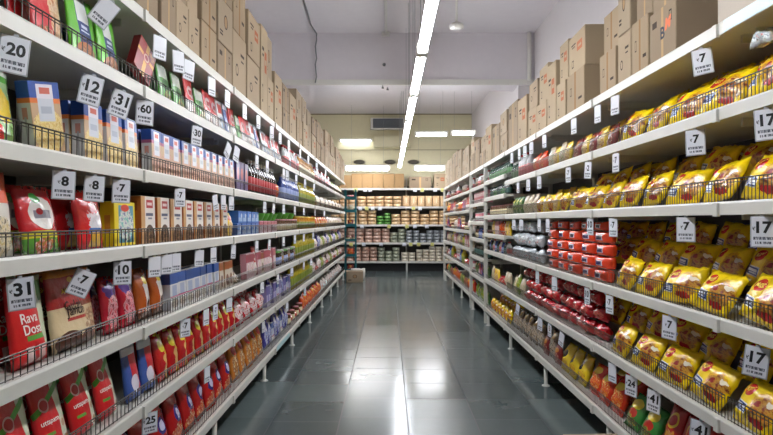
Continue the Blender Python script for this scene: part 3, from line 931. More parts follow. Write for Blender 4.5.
def bay(side, d0, d1, levels, guard, label, leg_at, group, posts=()):
    o = bpy.data.objects.new('shelving_unit', None)
    COL.objects.link(o)
    o.location = (LX if side == 'left' else RX, d0, 0)
    tag(o, label, 'shelving', group)
    out, sh, legm = rack_parts(side, d1 - d0, levels, guard)
    s = -1 if side == 'left' else 1
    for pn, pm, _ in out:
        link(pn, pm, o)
    for pn, pm, subs in sh:
        p = link(pn, pm, o)
        for sn, sm in subs:
            link(sn, sm, p)
    link('leg', legm, o, (s * .012, leg_at, 0))
    for a in posts:
        link('front_post', MB().box((s * -.018, a, 0), (s * .03, a + .035, levels[0] - .03)).mesh('front_post', M_rack, .003), o)
    return o

B = 1.45
yb = 1.06
i = 1
while yb < 14.0:
    lab = f"white shelving bay full of packets, {nth(i)} of the left rack from camera"
    bay('left', yb, yb + B, LEFT, (.072, .034, .0022), lab, 1.12, 'left rack bays')
    yb += B
    i += 1
rights = [(.88, 2.30), (2.30, 3.72), (3.72, 5.14), (5.14, 6.56)]
for i, (a, b_) in enumerate(rights):
    bay('right', a, b_, RIGHT, (.092, .022, .0020), f"white shelving bay full of packets, {nth(i + 1)} of the right rack from camera", 1.22, 'right rack bays')
bay('right', 6.56, 7.98, MID, (.05, .045, .002), 'white shelving bay of close shelves with green bottles, right rack', 1.22, None, (1.38,))
bay('right', 7.98, 9.40, FAR1, (.05, .045, .002), 'white shelving bay of close shelves with pink boxes, right rack', 1.22, None, (1.38,))
for i in range(3):
    bay('right', 9.4 + 1.5 * i, 10.9 + 1.5 * i, FAR2, (.05, .045, .002), f"white shelving bay at the far right rack end, {nth(i + 1)} of three", 1.22, 'right rack end bays', (1.46,) if i == 2 else ())
REND = 13.9

M_strip = plain('pale_blue_strip', '#a9cfd4', .3)
def strip(side, unit, d0, d1, z):
    s = 1 if side == 'left' else -1
    o = link('price_strip', MB().box((s * .0145, d0, -.024), (s * .0165, d1, .022)).mesh('price_strip', M_strip), unit, (0, 0, z))
    o['label'] = 'pale blue strip on the shelf edge'
units = {round(o.location.y, 2): o for o in bpy.data.objects if o.name.startswith('shelving_unit') and o.location.x < 0}
strip('left', units[round(1.06 + 1.45 * 3, 2)], .10, .80, LEFT[6])
runits = {round(o.location.y, 2): o for o in bpy.data.objects if o.name.startswith('shelving_unit') and o.location.x > 0}
strip('right', runits[.88], .6, 1.38, RIGHT[0])

# ------------------------------------------------------------------ goods, left rack
T1 = lambda u=.045, lean=.12: ((u, 0, lean, 'front row'),)
T2 = lambda u=.045, lean=.12, du=.09: ((u, 0, lean, 'front row'), (u + du, 0, lean, 'second row'))
row('left', 1, 1.25, 1.72, ['grs'], T2())
row('left', 1, 1.72, 1.94, ['redor'], T2())
row('left', 1, 1.945, 2.36, ['grpk'], T2())
place('left', 1, 'redgold', 2.60, .024, .03, .10, -.12, .55, 'front row')
row('left', 1, 2.70, 3.08, ['grs'], T2())
row('left', 1, 3.09, 4.9, ['rw', 'grs', 'rw', 'rw', 'wp', 'bp'], T1())
row('left', 1, 4.92, 5.9, ['wp', 'wp', 'rw'], T1())
row('left', 1, 5.92, 6.85, ['whitebot', 'whitebot', 'whitebot', 'wp'], T1(.04, 0), jit=0)
row('left', 1, 6.9, 8.5, ['amber'], T1(.04, 0), jit=0, gap=.02)
row('left', 1, 8.55, 11.0, ['whitebot', 'greyjar', 'whitebot', 'wp'], T1(.04, 0), jit=0, gap=.03)
row('left', 1, 11.05, 14.0, ['gyl', 'yel', 'pale'], T1())

row('left', 2, 1.22, 1.70, ['ramen'], T2())
place('left', 2, 'pasta', 1.93, .03, 0, .0, -.2, -.17, 'front row')
row('left', 2, 2.00, 2.53, ['pasta'], T2(.04, .04, .06), gap=.012, jit=.04)
row('left', 2, 2.56, 3.94, ['pasta2'], T2(.04, .03, .06), gap=.006, jit=.03)
row('left', 2, 3.97, 4.35, ['ppbox'], T1(.04, 0), jit=.03)
row('left', 2, 4.38, 5.5, ['sauce'], T2(.04, 0, .085), jit=0, gap=.018)
row('left', 2, 5.52, 5.78, ['orangebag'], T1())
row('left', 2, 5.8, 6.9, ['bluebot'], T1(.04, 0), jit=0, gap=.02)
row('left', 2, 6.95, 8.5, ['yelbot'], T1(.04, 0), jit=0, gap=.02)
row('left', 2, 8.55, 14.0, ['greyjar', 'pale', 'pale', 'wwr'], T1(.04, .05), gap=.02)

row('left', 3, 1.25, 1.68, ['wor'], T1())
row('left', 3, 1.69, 1.98, ['redpk'], ((.045, 0, .22, 'front row'), (.13, 0, .15, 'second row')))
row('left', 3, 1.98, 2.22, ['redmulti'], ((.045, 0, .15, 'front row'), (.13, 0, .15, 'second row')))
row('left', 3, 2.225, 2.44, ['yelbox'], T1(.045, .03))
row('left', 3, 2.45, 3.8, ['cereal'], T2(.04, .02, .07), gap=.005, jit=.02)
row('left', 3, 3.82, 3.98, ['yel'], T1())
row('left', 3, 4.0, 4.68, ['bluesm'], ((.04, 0, 0, 'lower layer'), (.04, .094, 0, 'upper layer')), jit=.02, dj=.004)
row('left', 3, 4.70, 5.5, ['pinksm'], ((.04, 0, 0, ''),), jit=.02)
row('left', 3, 4.70, 5.5, ['bowl'], ((.01, .113, 0, ''),), jit=0, gap=.03, dj=0)
row('left', 3, 5.52, 6.8, ['brownjar'], T1(.04, 0), jit=0, gap=.012)
row('left', 3, 5.56, 6.6, ['bowl'], ((.02, .132, 0, 'on jars'),), jit=0, gap=.2, dj=0)
row('left', 3, 6.85, 8.5, ['amberjar'], T1(.04, 0), jit=0, gap=.012)
row('left', 3, 8.55, 10.5, ['orangebag', 'yel'], T1())
row('left', 3, 10.55, 14.0, ['wwr', 'pale'], T1())

row('left', 4, 1.2, 1.62, ['utt'], T1())
row('left', 4, 1.64, 1.84, ['rava'], T2())
row('left', 4, 1.845, 2.17, ['gulab'], T2(.045, .12, .1))
row('left', 4, 2.17, 2.46, ['rpur'], T2())
row('left', 4, 2.465, 2.78, ['brow'], T2())
row('left', 4, 2.78, 3.60, ['bwbox'], T2(.04, .04, .06), jit=.04)
row('left', 4, 3.61, 3.93, ['brbox'], T1(.04, .04))
row('left', 4, 3.95, 4.25, ['clearbag', 'darkred'], ((.05, 0, .9, 'front row'),))
row('left', 4, 4.27, 5.5, ['pinktall', 'pinktall', 'rw', 'pinktall', 'brbox'], T1(.04, .03), jit=.03)
row('left', 4, 5.52, 6.7, ['greenjar', 'greenjar', 'greyjar'], T1(.04, 0), jit=0, gap=.012)
row('left', 4, 6.72, 8.5, ['yelbot'], T1(.04, 0), jit=0, gap=.02)
row('left', 4, 8.55, 14.0, ['wwr', 'pbl', 'pale', 'gyl'], T1(), run=2)

row('left', 5, 1.25, 2.36, ['utt'], ((.045, 0, .2, 'front row'), (.13, 0, .2, 'second row')), gap=.012)
row('left', 5, 2.365, 2.66, ['bp'], T1())
row('left', 5, 2.665, 4.06, ['bis'], ((.045, 0, .2, 'front row'), (.13, 0, .2, 'second row')))
row('left', 5, 4.08, 5.0, ['rwcr'], ((.045, 0, .3, 'front row'), (.13, .06, .3, 'second row')))
row('left', 5, 5.02, 6.3, ['pwbox', 'pbl', 'pwbox', 'bwbox'], T1(.04, .03), jit=.03)
row('left', 5, 6.32, 7.9, ['yelbot'], T1(.04, 0), jit=0, gap=.02)
row('left', 5, 7.95, 14.0, ['gyl', 'wwr', 'redbag', 'wwr'], T1(), run=2)

row('left', 6, 1.9, 2.46, ['rsn'], T2(.045, .2))
row('left', 6, 2.47, 3.95, ['rsn'], T2(.045, .22))
row('left', 6, 3.97, 4.95, ['orsn'], T2(.045, .2))
row('left', 6, 4.97, 6.2, ['pbl', 'pbl', 'bwbox'], T1())
row('left', 6, 6.25, 7.3, ['brownjar', 'redbag'], T1(.05, 0), jit=0)
row('left', 6, 7.35, 9.5, ['orangebag', 'chipo'], T1())
row('left', 6, 9.55, 14.0, ['wwr', 'silver'], T1())

# ------------------------------------------------------------------ goods, right rack
NT1 = ((.020, .0, .45, 'front row'), (0, .09, .45, 'upper row'), (0, .135, .4, 'rear row'))
row('right', 1, 1.30, 3.36, ['noodle'], NT1, jit=.14, rj=.8)
row('right', 1, 3.37, 4.2, ['darkred', 'yel'], ((.04, 0, .2, 'front row'), (.12, .05, .3, 'upper row')))
row('right', 1, 4.22, 5.0, ['yel', 'pale'], T1())
row('right', 1, 5.02, 5.55, ['orangebag'], ((.04, 0, .1, 'front row'),))
row('right', 1, 5.57, 6.1, ['whitebot'], T1(.04, 0), jit=0, gap=.02)
row('right', 1, 6.12, 6.55, ['greenbot'], T1(.04, 0), jit=0, gap=.02)
place('right', 1, 'silver', 2.14, .03, .20, .5, .2, 0, 'on top')

row('right', 2, 1.30, 4.3, ['noodle'], ((.020, .0, .45, 'front row'), (0, .10, .42, 'upper row'), (0, .165, .36, 'rear row')), jit=.14, rj=.8)
row('right', 2, 4.32, 5.3, ['noodle_far', 'yel'], ((.04, 0, .2, 'front row'), (.12, .05, .3, 'upper row')))
row('right', 2, 5.32, 5.95, ['pale'], T1())
row('right', 2, 5.97, 6.55, ['greenpk'], T1())

row('right', 3, 1.30, 3.44, ['noodle'], ((.020, .0, .48, 'front row'), (0, .10, .45, 'middle row'), (0, .21, .3, 'rear row')), jit=.14, rj=.8, shift=True)
for c in range(5):
    for q in range(5):
        place('right', 3, 'orangepack', 3.785 + c * .285, .03 + random.uniform(0, .02), q * .082, 0, random.uniform(-.04, .04), 0, ['bottom layer', 'second layer', 'third layer', 'fourth layer', 'top layer'][q])
row('right', 3, 5.14, 6.5, ['silver'], ((.02, 0, .05, 'bottom layer'), (.02, .140, .1, 'middle layer'), (.02, .280, .1, 'top layer')), jit=.12, rj=.5, dj=.025)

row('right', 4, 1.35, 3.56, ['noodle'], ((.020, .0, .48, 'front row'), (0, .09, .45, 'middle row'), (0, .16, .3, 'rear row')), jit=.14, rj=.8, shift=True)
row('right', 4, 3.58, 5.9, ['redbag'], ((.02, 0, .05, 'bottom layer'), (.02, .114, .12, 'middle layer'), (.02, .228, .12, 'top layer')), jit=.14, rj=.4, dj=.03)
row('right', 4, 5.92, 6.55, ['pale', 'gyl'], T1())

row('right', 5, 1.75, 2.85, ['chip'], T2(.045, .25))
row('right', 5, 2.87, 3.28, ['chipg'], ((.045, 0, .5, 'front row'),))
row('right', 5, 3.3, 3.88, ['chipo'], ((.045, 0, .35, 'front row'), (.14, .02, .3, 'second row')))
row('right', 5, 3.9, 4.5, ['chipy'], ((.045, 0, .35, 'front row'),))
row('right', 5, 4.52, 5.1, ['darkred', 'clearbag'], T1())
row('right', 5, 5.12, 6.55, ['clearbag'], T1(), jit=.1)

BT = ((.04, 0, 0, ''),)
row('right mid', 1, 6.62, 7.9, ['greenbot'], BT, jit=0, gap=.02)
row('right mid', 2, 6.62, 7.9, ['blackbot', 'greenbot'], BT, jit=0, gap=.02, run=3)
row('right mid', 3, 6.62, 7.9, ['brownjar'], BT, jit=0, gap=.015)
row('right mid', 4, 6.62, 7.9, ['yel', 'orangebag', 'pinktall'], BT, run=2)
row('right mid', 5, 6.62, 7.9, ['whitebot', 'blackbot', 'bluebot'], BT, jit=0, gap=.02, run=2)
row('right mid', 6, 6.62, 7.9, ['pale', 'redbag', 'yel'], BT, run=2)
row('right mid', 7, 6.62, 7.9, ['noodle_far'], ((.04, 0, .2, 'front row'), (.11, .06, .4, 'upper row')))
row('right far', 1, 8.05, 9.3, ['whitebot', 'greyjar'], BT, jit=0, gap=.02, run=3)
row('right far', 2, 8.05, 9.3, ['pinksm'], ((.04, 0, 0, 'lower layer'), (.04, .112, 0, 'upper layer')), jit=.01, dj=.003)
row('right far', 3, 8.05, 9.3, ['pinkjar'], BT, jit=0, gap=.015)
row('right far', 4, 8.05, 9.3, ['brownjar', 'bluebot'], BT, jit=0, gap=.02, run=4)
row('right far', 5, 8.05, 9.3, ['blackbot'], BT, jit=0, gap=.02)
row('right far', 6, 8.05, 9.3, ['greenpk', 'bp'], BT, run=3)
row('right far', 7, 8.05, 9.3, ['greenpk', 'gyl'], BT, run=2)
row('right end', 1, 9.5, 13.8, ['whitebot', 'redbag', 'greyjar', 'redbag'], BT, jit=0, gap=.03, run=3)
row('right end', 2, 9.5, 13.8, ['greyjar', 'rw', 'bp', 'chipo'], BT, jit=.02, gap=.03, run=3)
row('right end', 3, 9.5, 13.8, ['wwr', 'brownjar', 'redbag', 'bp'], BT, jit=.02, gap=.03, run=3)
row('right end', 4, 9.5, 13.8, ['pale', 'pinktall', 'yelbot', 'greyjar'], BT, jit=.02, gap=.03, run=3)
row('right end', 5, 9.5, 13.8, ['pinkjar', 'redbag', 'yelbot', 'bluebot'], BT, jit=.02, gap=.03, run=3)
row('right end', 6, 9.5, 13.8, ['chipo', 'darkred', 'greenpk', 'orangebag'], BT, jit=.02, gap=.03, run=3)

# ------------------------------------------------------------------ price tags
M_card = printed('price_card', '#e6e8ee', [('t', .5, .27, .42, .05, '#4a4e5a'), ('t', .5, .12, .34, .04, '#4a4e5a')], rough=.35)
M_cardy = printed('yellow_card', '#d8d27a', [('t', .5, .3, .4, .08, '#6a683a')], rough=.4)
M_sleeve = plain('clear_sleeve', '#b8bcc0', .12, spec=.7)
TW, TH = .070, .104
sleeve = MB().box((-TW / 2 - .004, 0, -TH - .006), (TW / 2 + .004, .0016, .0)).mesh('price_tag', M_sleeve, .0004)
card, card_sf = carton_mesh('card', TW, TH, .0010, M_card, 0)
clip = MB().box((-.007, -.0005, -.004), (.007, .002, .0065)).mesh('clip', M_sleeve, .0005)
TAGTXT = {}

def price(side, lev, levels, d, txt='', tilt=0.0, yaw=50, drop=0.0, swing=0.0, where=''):
    """a plastic price sleeve hung from a shelf lip"""
    s = 1 if side == 'left' else -1
    yaw = yaw if d < 2.65 else (62 if d < 3.3 else random.uniform(72, 84))
    z = levels[lev] - .033 - drop - TW / 2 * abs(math.sin(tilt))
    x = (LX + .02) if side == 'left' else (RX - .02)
    o = link('price_tag', sleeve, None, (x - s * .012, d, z), (swing, tilt, s * R(yaw)))
    if side == 'left' and lev >= 2:
        o.scale = (.9, 1, .86)
    link('card', card, o, (0, -.0009, -TH - .002))
    link('clip', clip, o)
    if txt:
        if txt not in TAGTXT:
            sf = lambda u, v: Vector(((u - .5) * TW, -.0016, v * TH))
            w_ = .33 * len(txt) + .03
            m1 = text_mesh('price_lettering', txt, BLACK_INK, sf, .55, .64, w_ if len(txt) > 1 else .36, TW, TH, .0004, .035)
            m2 = text_mesh('rupee_lettering', '\u20b9', BLACK_INK, sf, .55 - w_ / 2 - .10, .60, .13, TW, TH, .0004, .02)
            TAGTXT[txt] = (m1, m2)
        for nm, m in zip(('price_lettering', 'currency_lettering'), TAGTXT[txt]):
            link(nm, m, o, (0, 0, -TH - .002))
    key = ('tag', side, levels[lev], txt)
    COUNT[key] = COUNT.get(key, 0) + 1
    w = {'left': ['under the left rack top edge', 'under left rack top shelf', 'under left rack second shelf', 'under left rack third shelf', 'under left rack fourth shelf', 'under left rack fifth shelf'],
         'right': ['under the right rack top edge', 'under right rack top shelf', 'under right rack second shelf', 'under right rack third shelf', 'under right rack fourth shelf']}[side][lev]
    NUM = {'20': 'twenty', '12': 'twelve', '31': 'thirty-one', '60': 'sixty', '30': 'thirty', '8': 'eight', '7': 'seven', '17': 'seventeen', '10': 'ten', '24': 'twenty-four', '41': 'forty-one', '2': 'two', '3': 'three', '25': 'twenty-five'}
    if txt:
        lab = f"white price tag reading {NUM[txt]} {w}, {nth(COUNT[key])} from near end"
    else:
        lab = f"small white price tag {w}, {nth(COUNT[key])} unnumbered from near end"
    tag(o, lab, 'price tag', f"price tags {w}")

for d, t_, tl, sw in ((2.24, '', .5, .3), (2.71, '', .05, 0), (2.94, '', -.05, 0), (3.11, '', .1, 0), (3.5, '', 0, 0), (3.85, '', .1, 0), (4.3, '', 0, 0), (4.75, '', 0, 0), (5.3, '', 0, 0), (5.7, '', 0, 0), (6.2, '', 0, 0), (7.0, '', 0, 0), (7.7, '', 0, 0), (8.6, '', 0, 0), (9.8, '', 0, 0)):
    price('left', 0, LEFT, d, t_, tl, 55 if d < 4 else 65, 0, sw)
for d, t_, tl in ((1.66, '20', .1), (2.10, '12', .2), (2.34, '31', .28), (2.545, '60', .05), (3.24, '30', .1), (3.9, '', .6), (4.1, '', .3), (4.7, '', 0), (5.1, '', 0), (5.9, '', 0), (6.1, '', 0), (6.7, '', 0), (7.4, '', 0), (8.3, '', 0)):
    price('left', 1, LEFT, d, t_, tl, 45)
for d, t_, tl in ((1.91, '8', .04), (2.11, '8', .06), (2.32, '7', .03), (2.97, '7', 0), (3.56, '', -.2), (3.75, '', 0), (3.94, '', 0), (5.0, '', 0), (5.4, '', 0.2), (5.9, '', 0), (6.6, '', 0), (7.3, '', 0), (8.4, '', 0), (9.6, '', 0)):
    price('left', 2, LEFT, d, t_, tl, 42)
for d, t_, tl in ((1.68, '31', -.08), (2.06, '7', .45), (2.33, '10', 0), (2.65, '', 0), (2.795, '', 0), (2.91, '', 0), (3.28, '', .05), (3.54, '', 0), (4.0, '', .1), (4.7, '', 0), (5.2, '', 0.1), (5.9, '', 0), (6.6, '', 0), (7.3, '', 0), (8.2, '', 0)):
    price('left', 3, LEFT, d, t_, tl, 42)
for d, t_, tl in ((3.05, '7', 0), (3.4, '', 0), (3.58, '7', 0), (3.89, '', 0), (4.9, '', 0), (5.6, '', 0), (6.4, '', 0), (7.3, '', 0), (8.0, '', 0)):
    price('left', 4, LEFT, d, t_, tl, 45)
for d, t_, tl in ((2.60, '25', 0), (3.42, '', 0), (4.95, '', 0), (6.1, '', 0), (7.4, '', 0)):
    price('left', 5, LEFT, d, t_, tl, 45)
for d, t_, tl in ((2.44, '7', -.1), (3.37, '', 0), (3.65, '', 0), (4.12, '', 0), (4.9, '', 0), (5.35, '', 0), (5.6, '', 0), (5.84, '', 0), (6.2, '', 0)):
    price('right', 0, RIGHT, d, t_, tl, 40)
for d, t_, tl in ((2.02, '17', -.05), (2.49, '7', -.03), (3.36, '7', 0), (3.82, '2', .1), (4.25, '7', 0), (5.07, '', 0), (5.47, '', 0), (5.9, '', 0)):
    price('right', 1, RIGHT, d, t_, tl, 42)
for d, t_, tl in ((2.04, '17', 0), (2.57, '7', 0), (3.4, '7', 0), (3.79, '10', 0), (4.8, '', 0), (5.07, '', 0), (5.76, '', 0), (6.1, '', 0)):
    price('right', 2, RIGHT, d, t_, tl, 42)
for d, t_, tl in ((2.07, '17', .12), (2.72, '7', .05), (3.46, '7', 0), (3.85, '10', 0), (4.61, '', 0), (5.14, '', 0)):
    price('right', 3, RIGHT, d, t_, tl, 42)
for d, t_, tl in ((2.45, '41', .1), (2.88, '41', .08), (3.15, '24', .05), (3.42, '', 0), (4.4, '', .3), (4.75, '3', 0), (5.04, '', 0.1), (5.9, '', .3)):
    price('right', 4, RIGHT, d, t_, tl, 42)

# ------------------------------------------------------------------ cardboard cartons on top of the racks
def card_mat(nm, base, marks):
    return printed(nm, base, marks + [('r', .5, 1.5, .5, .03, '#8a6b45')], rough=.75, bump=.08, bscale=90, spec=.25)
INK = '#3d3026'
CM = [card_mat('cardboard_a', '#9a866c', [('r', .5, .5, .05, .5, '#8f6d47'), ('r', .25, .55, .05, .1, INK), ('r', .25, .55, .035, .08, '#9a866c'), ('r', .78, .3, .1, .03, INK)]),
      card_mat('cardboard_b', '#a28f76', [('e', .3, .4, .1, .1, INK), ('e', .3, .4, .07, .07, '#a28f76'), ('r', .7, .7, .14, .025, INK), ('r', .7, .6, .1, .015, INK), ('r', 1.5, .2, .3, .02, INK)]),
      card_mat('cardboard_c', '#8d7b65', [('r', .5, .5, .04, .5, '#b39268'), ('r', .2, .75, .09, .06, INK), ('r', .8, .75, .05, .1, INK), ('r', .8, .75, .03, .07, '#8d7b65')]),
      card_mat('cardboard_d', '#a79479', [('r', .68, .62, .16, .12, '#a85f3c'), ('r', .68, .62, .1, .03, '#a79479'), ('r', .3, .75, .14, .02, INK), ('r', .3, .68, .1, .015, INK), ('r', .25, .25, .06, .1, INK), ('r', .25, .25, .04, .07, '#a79479')]),
      card_mat('cardboard_e', '#9b8a73', [('e', .5, .55, .13, .16, INK), ('e', .5, .55, .1, .13, '#9a7b58'), ('r', .2, .2, .1, .02, INK), ('r', .2, .27, .1, .02, INK)])]
CW = ['box with black window mark', 'box with ring mark', 'box with dark blocks', 'box with red print', 'box with dark oval']
M_palebox = card_mat('pale_carton', '#b9aea0', [('r', .3, .6, .2, .2, '#9a9288'), ('r', .75, .6, .12, .14, '#d8d4cc')])
M_tape = plain('packing_tape', '#94856a', .25)
BOXM = {}

def big_box(w, h, d, mi, mat=None):
    key = (round(w, 3), round(h, 3), round(d, 3), mi)
    if key not in BOXM:
        me, _ = carton_mesh('carton', w, h, d, mat or CM[mi], .004)
        y = d / 2
        t = MB().box((-w / 2 - .0008, -.024, h * .72), (-w / 2 + .002, .024, h + .0008)).box((w / 2 - .002, -.024, h * .72), (w / 2 + .0008, .024, h + .0008)).box((-w / 2, -.024, h - .001), (w / 2, .024, h + .0008)).mesh('tape', M_tape)
        fl = MB().box((-w / 2 + .004, -.0015, h - .001), (w / 2 - .004, .0015, h + .0012)).mesh('flap_seam', plain('seam_dark', '#5a4630', .8))
        BOXM[key] = (me, t, fl)
    return BOXM[key]

NB = {'left': 0, 'right': 0}

def stack(side, d0, d1, hs, setback=0.0, depth=.46, pick=None, mat=None, desc=None):
    z = (LEFT if side == 'left' else RIGHT)[0] + TOPZ + .001
    NB[side] += 1
    n = NB[side]
    u0 = .012 + setback
    for i, h in enumerate(hs):
        mi = (pick[i] if pick else random.randrange(len(CM)))
        w = d1 - d0 - .012 - (.012 if i else 0)
        q = random.uniform(-.022, .022) if i else random.uniform(-.01, .01)
        me, t, fl = big_box(w, h - .003, depth, mi if mat is None else 99, mat)
        o = link('carton', me, None, P(side, (d0 + d1) / 2, u0 + depth / 2 + (random.uniform(0, .03) if i else random.uniform(0, .012)), z), (0, 0, YAW[side] + q * .7))
        link('tape', t, o)
        link('flap_seam', fl, o)
        lay = ('lone' if len(hs) == 1 else ['bottom', 'middle' if len(hs) > 2 else 'top', 'top'][i])
        tag(o, f"brown {desc or CW[mi]}, {lay} of {nth(n)} stack from camera atop {side} rack", 'cardboard box', f"cardboard boxes on top of the {side} rack")
        z += h
    return o

for d0, d1, hs in ((1.60, 2.00, (.28, .26)), (2.02, 2.26, (.27, .27)), (2.27, 2.51, (.26, .27)), (2.52, 2.76, (.26, .28)), (2.77, 2.97, (.26, .28)), (2.98, 3.17, (.255, .27)), (3.18, 3.37, (.255, .27)), (3.38, 3.68, (.27, .26)),
                   (3.71, 4.06, (.25, .30, .3)), (4.08, 4.46, (.45, .40)), (4.49, 4.92, (.38, .36)), (4.95, 5.22, (.78,)), (5.24, 5.53, (.40, .39)), (5.56, 5.94, (.53,)), (5.97, 6.37, (.26, .26)),
                   (6.42, 6.85, (.52,)), (6.9, 7.33, (.33, .34)), (7.4, 7.8, (.36, .32)), (7.82, 8.2, (.60,)), (8.27, 8.75, (.34, .24)), (8.8, 9.3, (.3, .33)), (9.35, 9.9, (.36, .26)), (9.95, 10.4, (.66,)), (10.42, 10.85, (.36, .34)),
                   (10.9, 11.4, (.34, .36)), (11.42, 11.9, (.36, .3)), (11.95, 12.5, (.62,)), (12.55, 13.1, (.34, .3)), (13.15, 13.7, (.3, .3)), (13.72, 14.2, (.56,))):
    stack('left', d0, d1, hs)
stack('right', 1.62, 2.05, (.34, .34))
stack('right', 2.07, 2.38, (.46,), mat=M_palebox, desc='pale box with white sticker')
bmbox = stack('right', 2.69, 2.97, (.27, .34), .0, .46, (2, 2))
stack('right', 2.98, 3.19, (.30, .34))
stack('right', 3.20, 3.39, (.29, .32))
stack('right', 3.41, 3.68, (.26, .25))
stack('right', 3.97, 4.36, (.30, .28), .0, .46, (0, 3))
for d0, d1, hs in ((4.38, 4.62, (.30, .31)), (4.64, 4.90, (.52,)), (4.92, 5.24, (.26, .32)), (5.27, 5.6, (.28, .25)), (5.62, 6.0, (.46,)), (6.05, 6.5, (.5,)), (6.58, 7.0, (.24, .26)), (7.02, 7.5, (.42,)), (7.6, 8.05, (.5,)), (8.07, 8.55, (.22, .22)),
                   (8.57, 9.1, (.46,)), (9.2, 9.65, (.3, .26)), (9.67, 10.1, (.5,)), (10.12, 10.6, (.3, .2)), (10.7, 11.2, (.56,)), (11.22, 11.7, (.3, .3)), (11.75, 12.3, (.62,)), (12.35, 12.8, (.3, .28)), (12.85, 13.3, (.6,)), (13.32, 13.8, (.3, .26))):
    stack('right', d0, d1, hs)
# printed letters on the near carton
low = [o for o in bpy.data.objects if o.name.startswith('carton') and o.get('label', '').startswith('brown box with dark blocks, bottom of third') and 'right' in o['label']][0]
bw = 2.97 - 2.69 - .012
sf = lambda u, v: Vector(((u - .5) * bw, -.23, v * .267))
link('printed_letter', text_mesh('printed_letter', 'B', plain('navy_ink', '#1f2230', .6), sf, .52, .52, .16, bw, .267, .001, .03), low)
link('printed_letter', text_mesh('printed_letter', 'M', ORANGE_INK, sf, .72, .64, .26, bw, .267, .001, .05, 8, .3), low)

# ------------------------------------------------------------------ floor cartons
def floor_box(label, x, y, rz, w, h, d, mi):
    me, t, fl = big_box(w, h, d, mi)
    o = link('carton', me, None, (x, y, .001), (0, 0, rz))
    link('tape', t, o)
    link('flap_seam', fl, o)
    tag(o, label, 'cardboard box')
    return o
floor_box('brown cardboard box on the floor at the foot of the right rack', 1.10, 2.90, .04, .30, .245, .52, 1)
floor_box('brown cardboard box on the floor beside the teal stand', -.79, 13.3, .1, .38, .26, .34, 4)
MS = printed('white_sack_print', '#cfcac0', [], rough=.6, bump=.2)
me, _ = pouch('sack', .34, .28, .2, MS, .02, seed=3)
o = link('sack', me, None, (-.73, 13.75, .0), (-.1, 0, .1))
tag(o, 'white filled sack on the floor behind the cardboard box', 'sack')

# teal stand at the end of the left rack
o = bpy.data.objects.new('display_stand', None)
COL.objects.link(o)
SX, SY = -.98, 14.82
o.location = (SX, SY, 0)
tag(o, 'tall teal metal stand at the end of the left rack', 'display stand')
M_teal = plain('teal_enamel', '#0f5f66', .4)
for a in (-.13, .13):
    for b_ in (-.17, .17):
        link('post', MB().box((a - .014, b_ - .014, 0), (a + .014, b_ + .014, 2.2)).mesh('post', M_teal), o)
SHZ = [.12, .5, .88, 1.26, 1.62, 1.95]
for z in SHZ:
    m = MB().box((-.145, -.185, z), (.145, .185, z + .012)).box((-.15, -.19, z), (.15, -.18, z + .07)).box((.14, -.18, z), (.15, .19, z + .07)).box((-.15, -.18, z), (-.14, .19, z + .07))
    link('tray', m.mesh('tray', M_teal), o)
for i, z in enumerate(SHZ):
    for a in (-.07, .07):
        pr = PR[['darkred', 'orangebag', 'brownjar', 'darkred', 'pale', 'redbag'][i]]
        if pr.w > .13:
            if a > 0:
                continue
            a = 0
        pr.spawn((SX + a, SY - .05, z + .014), (-.1 if 'jar' not in pr.name else 0, 0, 0), f"{pr.desc}, on {nth(i + 1)} tray up of the teal stand" + ('' if a == 0 else (', left one' if a < 0 else ', right one')), pr.cat, None)
for ob in bpy.data.objects:
    if 'teal stand' in ob.get('label', '') and ob.get('group') in ('packet', 'jar'):
        del ob['group']

# ------------------------------------------------------------------ the rack across the back
BL = [2.29, 1.78, 1.28, .78, .26]
BY = 16.1
for i, (x0, x1) in enumerate(((-1.7, .48), (.48, 2.3))):
    o = bpy.data.objects.new('shelving_unit', None)
    COL.objects.link(o)
    o.location = (x0, BY, 0)
    tag(o, ['wide white rack across the back wall with paper bags, left half', 'white rack across the back wall with paper bags, right half'][i], 'shelving')
    W = x1 - x0
    link('back_panel', MB().box((.01, .5, 0), (W - .01, .515, 2.4)).mesh('back_panel', plain('back_rack_panel', '#57544e', .6)), o)
    link('kick_panel', MB().box((.01, .1, 0), (W - .01, .11, .23)).mesh('kick_panel', M_kick), o)
    for a in (0.0,) if i == 0 else (0.0, W - .035):
        link('post', MB().box((a, .44, 0), (a + .035, .498, 2.62)).mesh('post', M_rack), o)
        link('leg', MB().box((a, 0, 0), (a + .035, .03, .23)).mesh('leg', M_rack), o)
    for z in BL:
        m = MB().box((.001, -.012, z - .03), (W - .001, .012, z + .025)).box((.001, .012, z - .01), (W - .001, .436, z + .01))
        link('shelf', m.mesh('shelf', M_rack), o)

def pack(nm, col, mix, w, h, t):
    return mk_pouch(nm, 'paper_bag', 'packet', {'pk_tan': 'tan paper bag', 'pk_green': 'green bag', 'pk_pink': 'pinkish brown bag', 'pk_olive': 'grey-green bag', 'pk_grey': 'blue-grey bag', 'pk_white': 'cream white bag', 'pk_up': 'upright tan paper bag'}[nm],
                    *((w, t, h) if nm != 'pk_up' else (w, h, t)), printed(nm + '_print', col, [('f', .5, .5, .4, .36, mix[0], col, mix[1], 6), ('r', .5, .5, .12, .2, mix[1])], rough=.5), .006, side_seal=(nm != 'pk_up'), sq=.16)
pack('pk_tan', '#d8b68a', ('#c49a6c', '#e8d0aa'), .27, .30, .098)
pack('pk_green', '#4f8f3a', ('#3a7a2c', '#8ab86a'), .19, .30, .08)
pack('pk_pink', '#cba694', ('#b58672', '#e0c4b4'), .23, .30, .098)
pack('pk_olive', '#9aa08c', ('#828872', '#bcc0ac'), .21, .30, .095)
pack('pk_grey', '#9a9fa4', ('#80868a', '#c0c4c8'), .20, .30, .085)
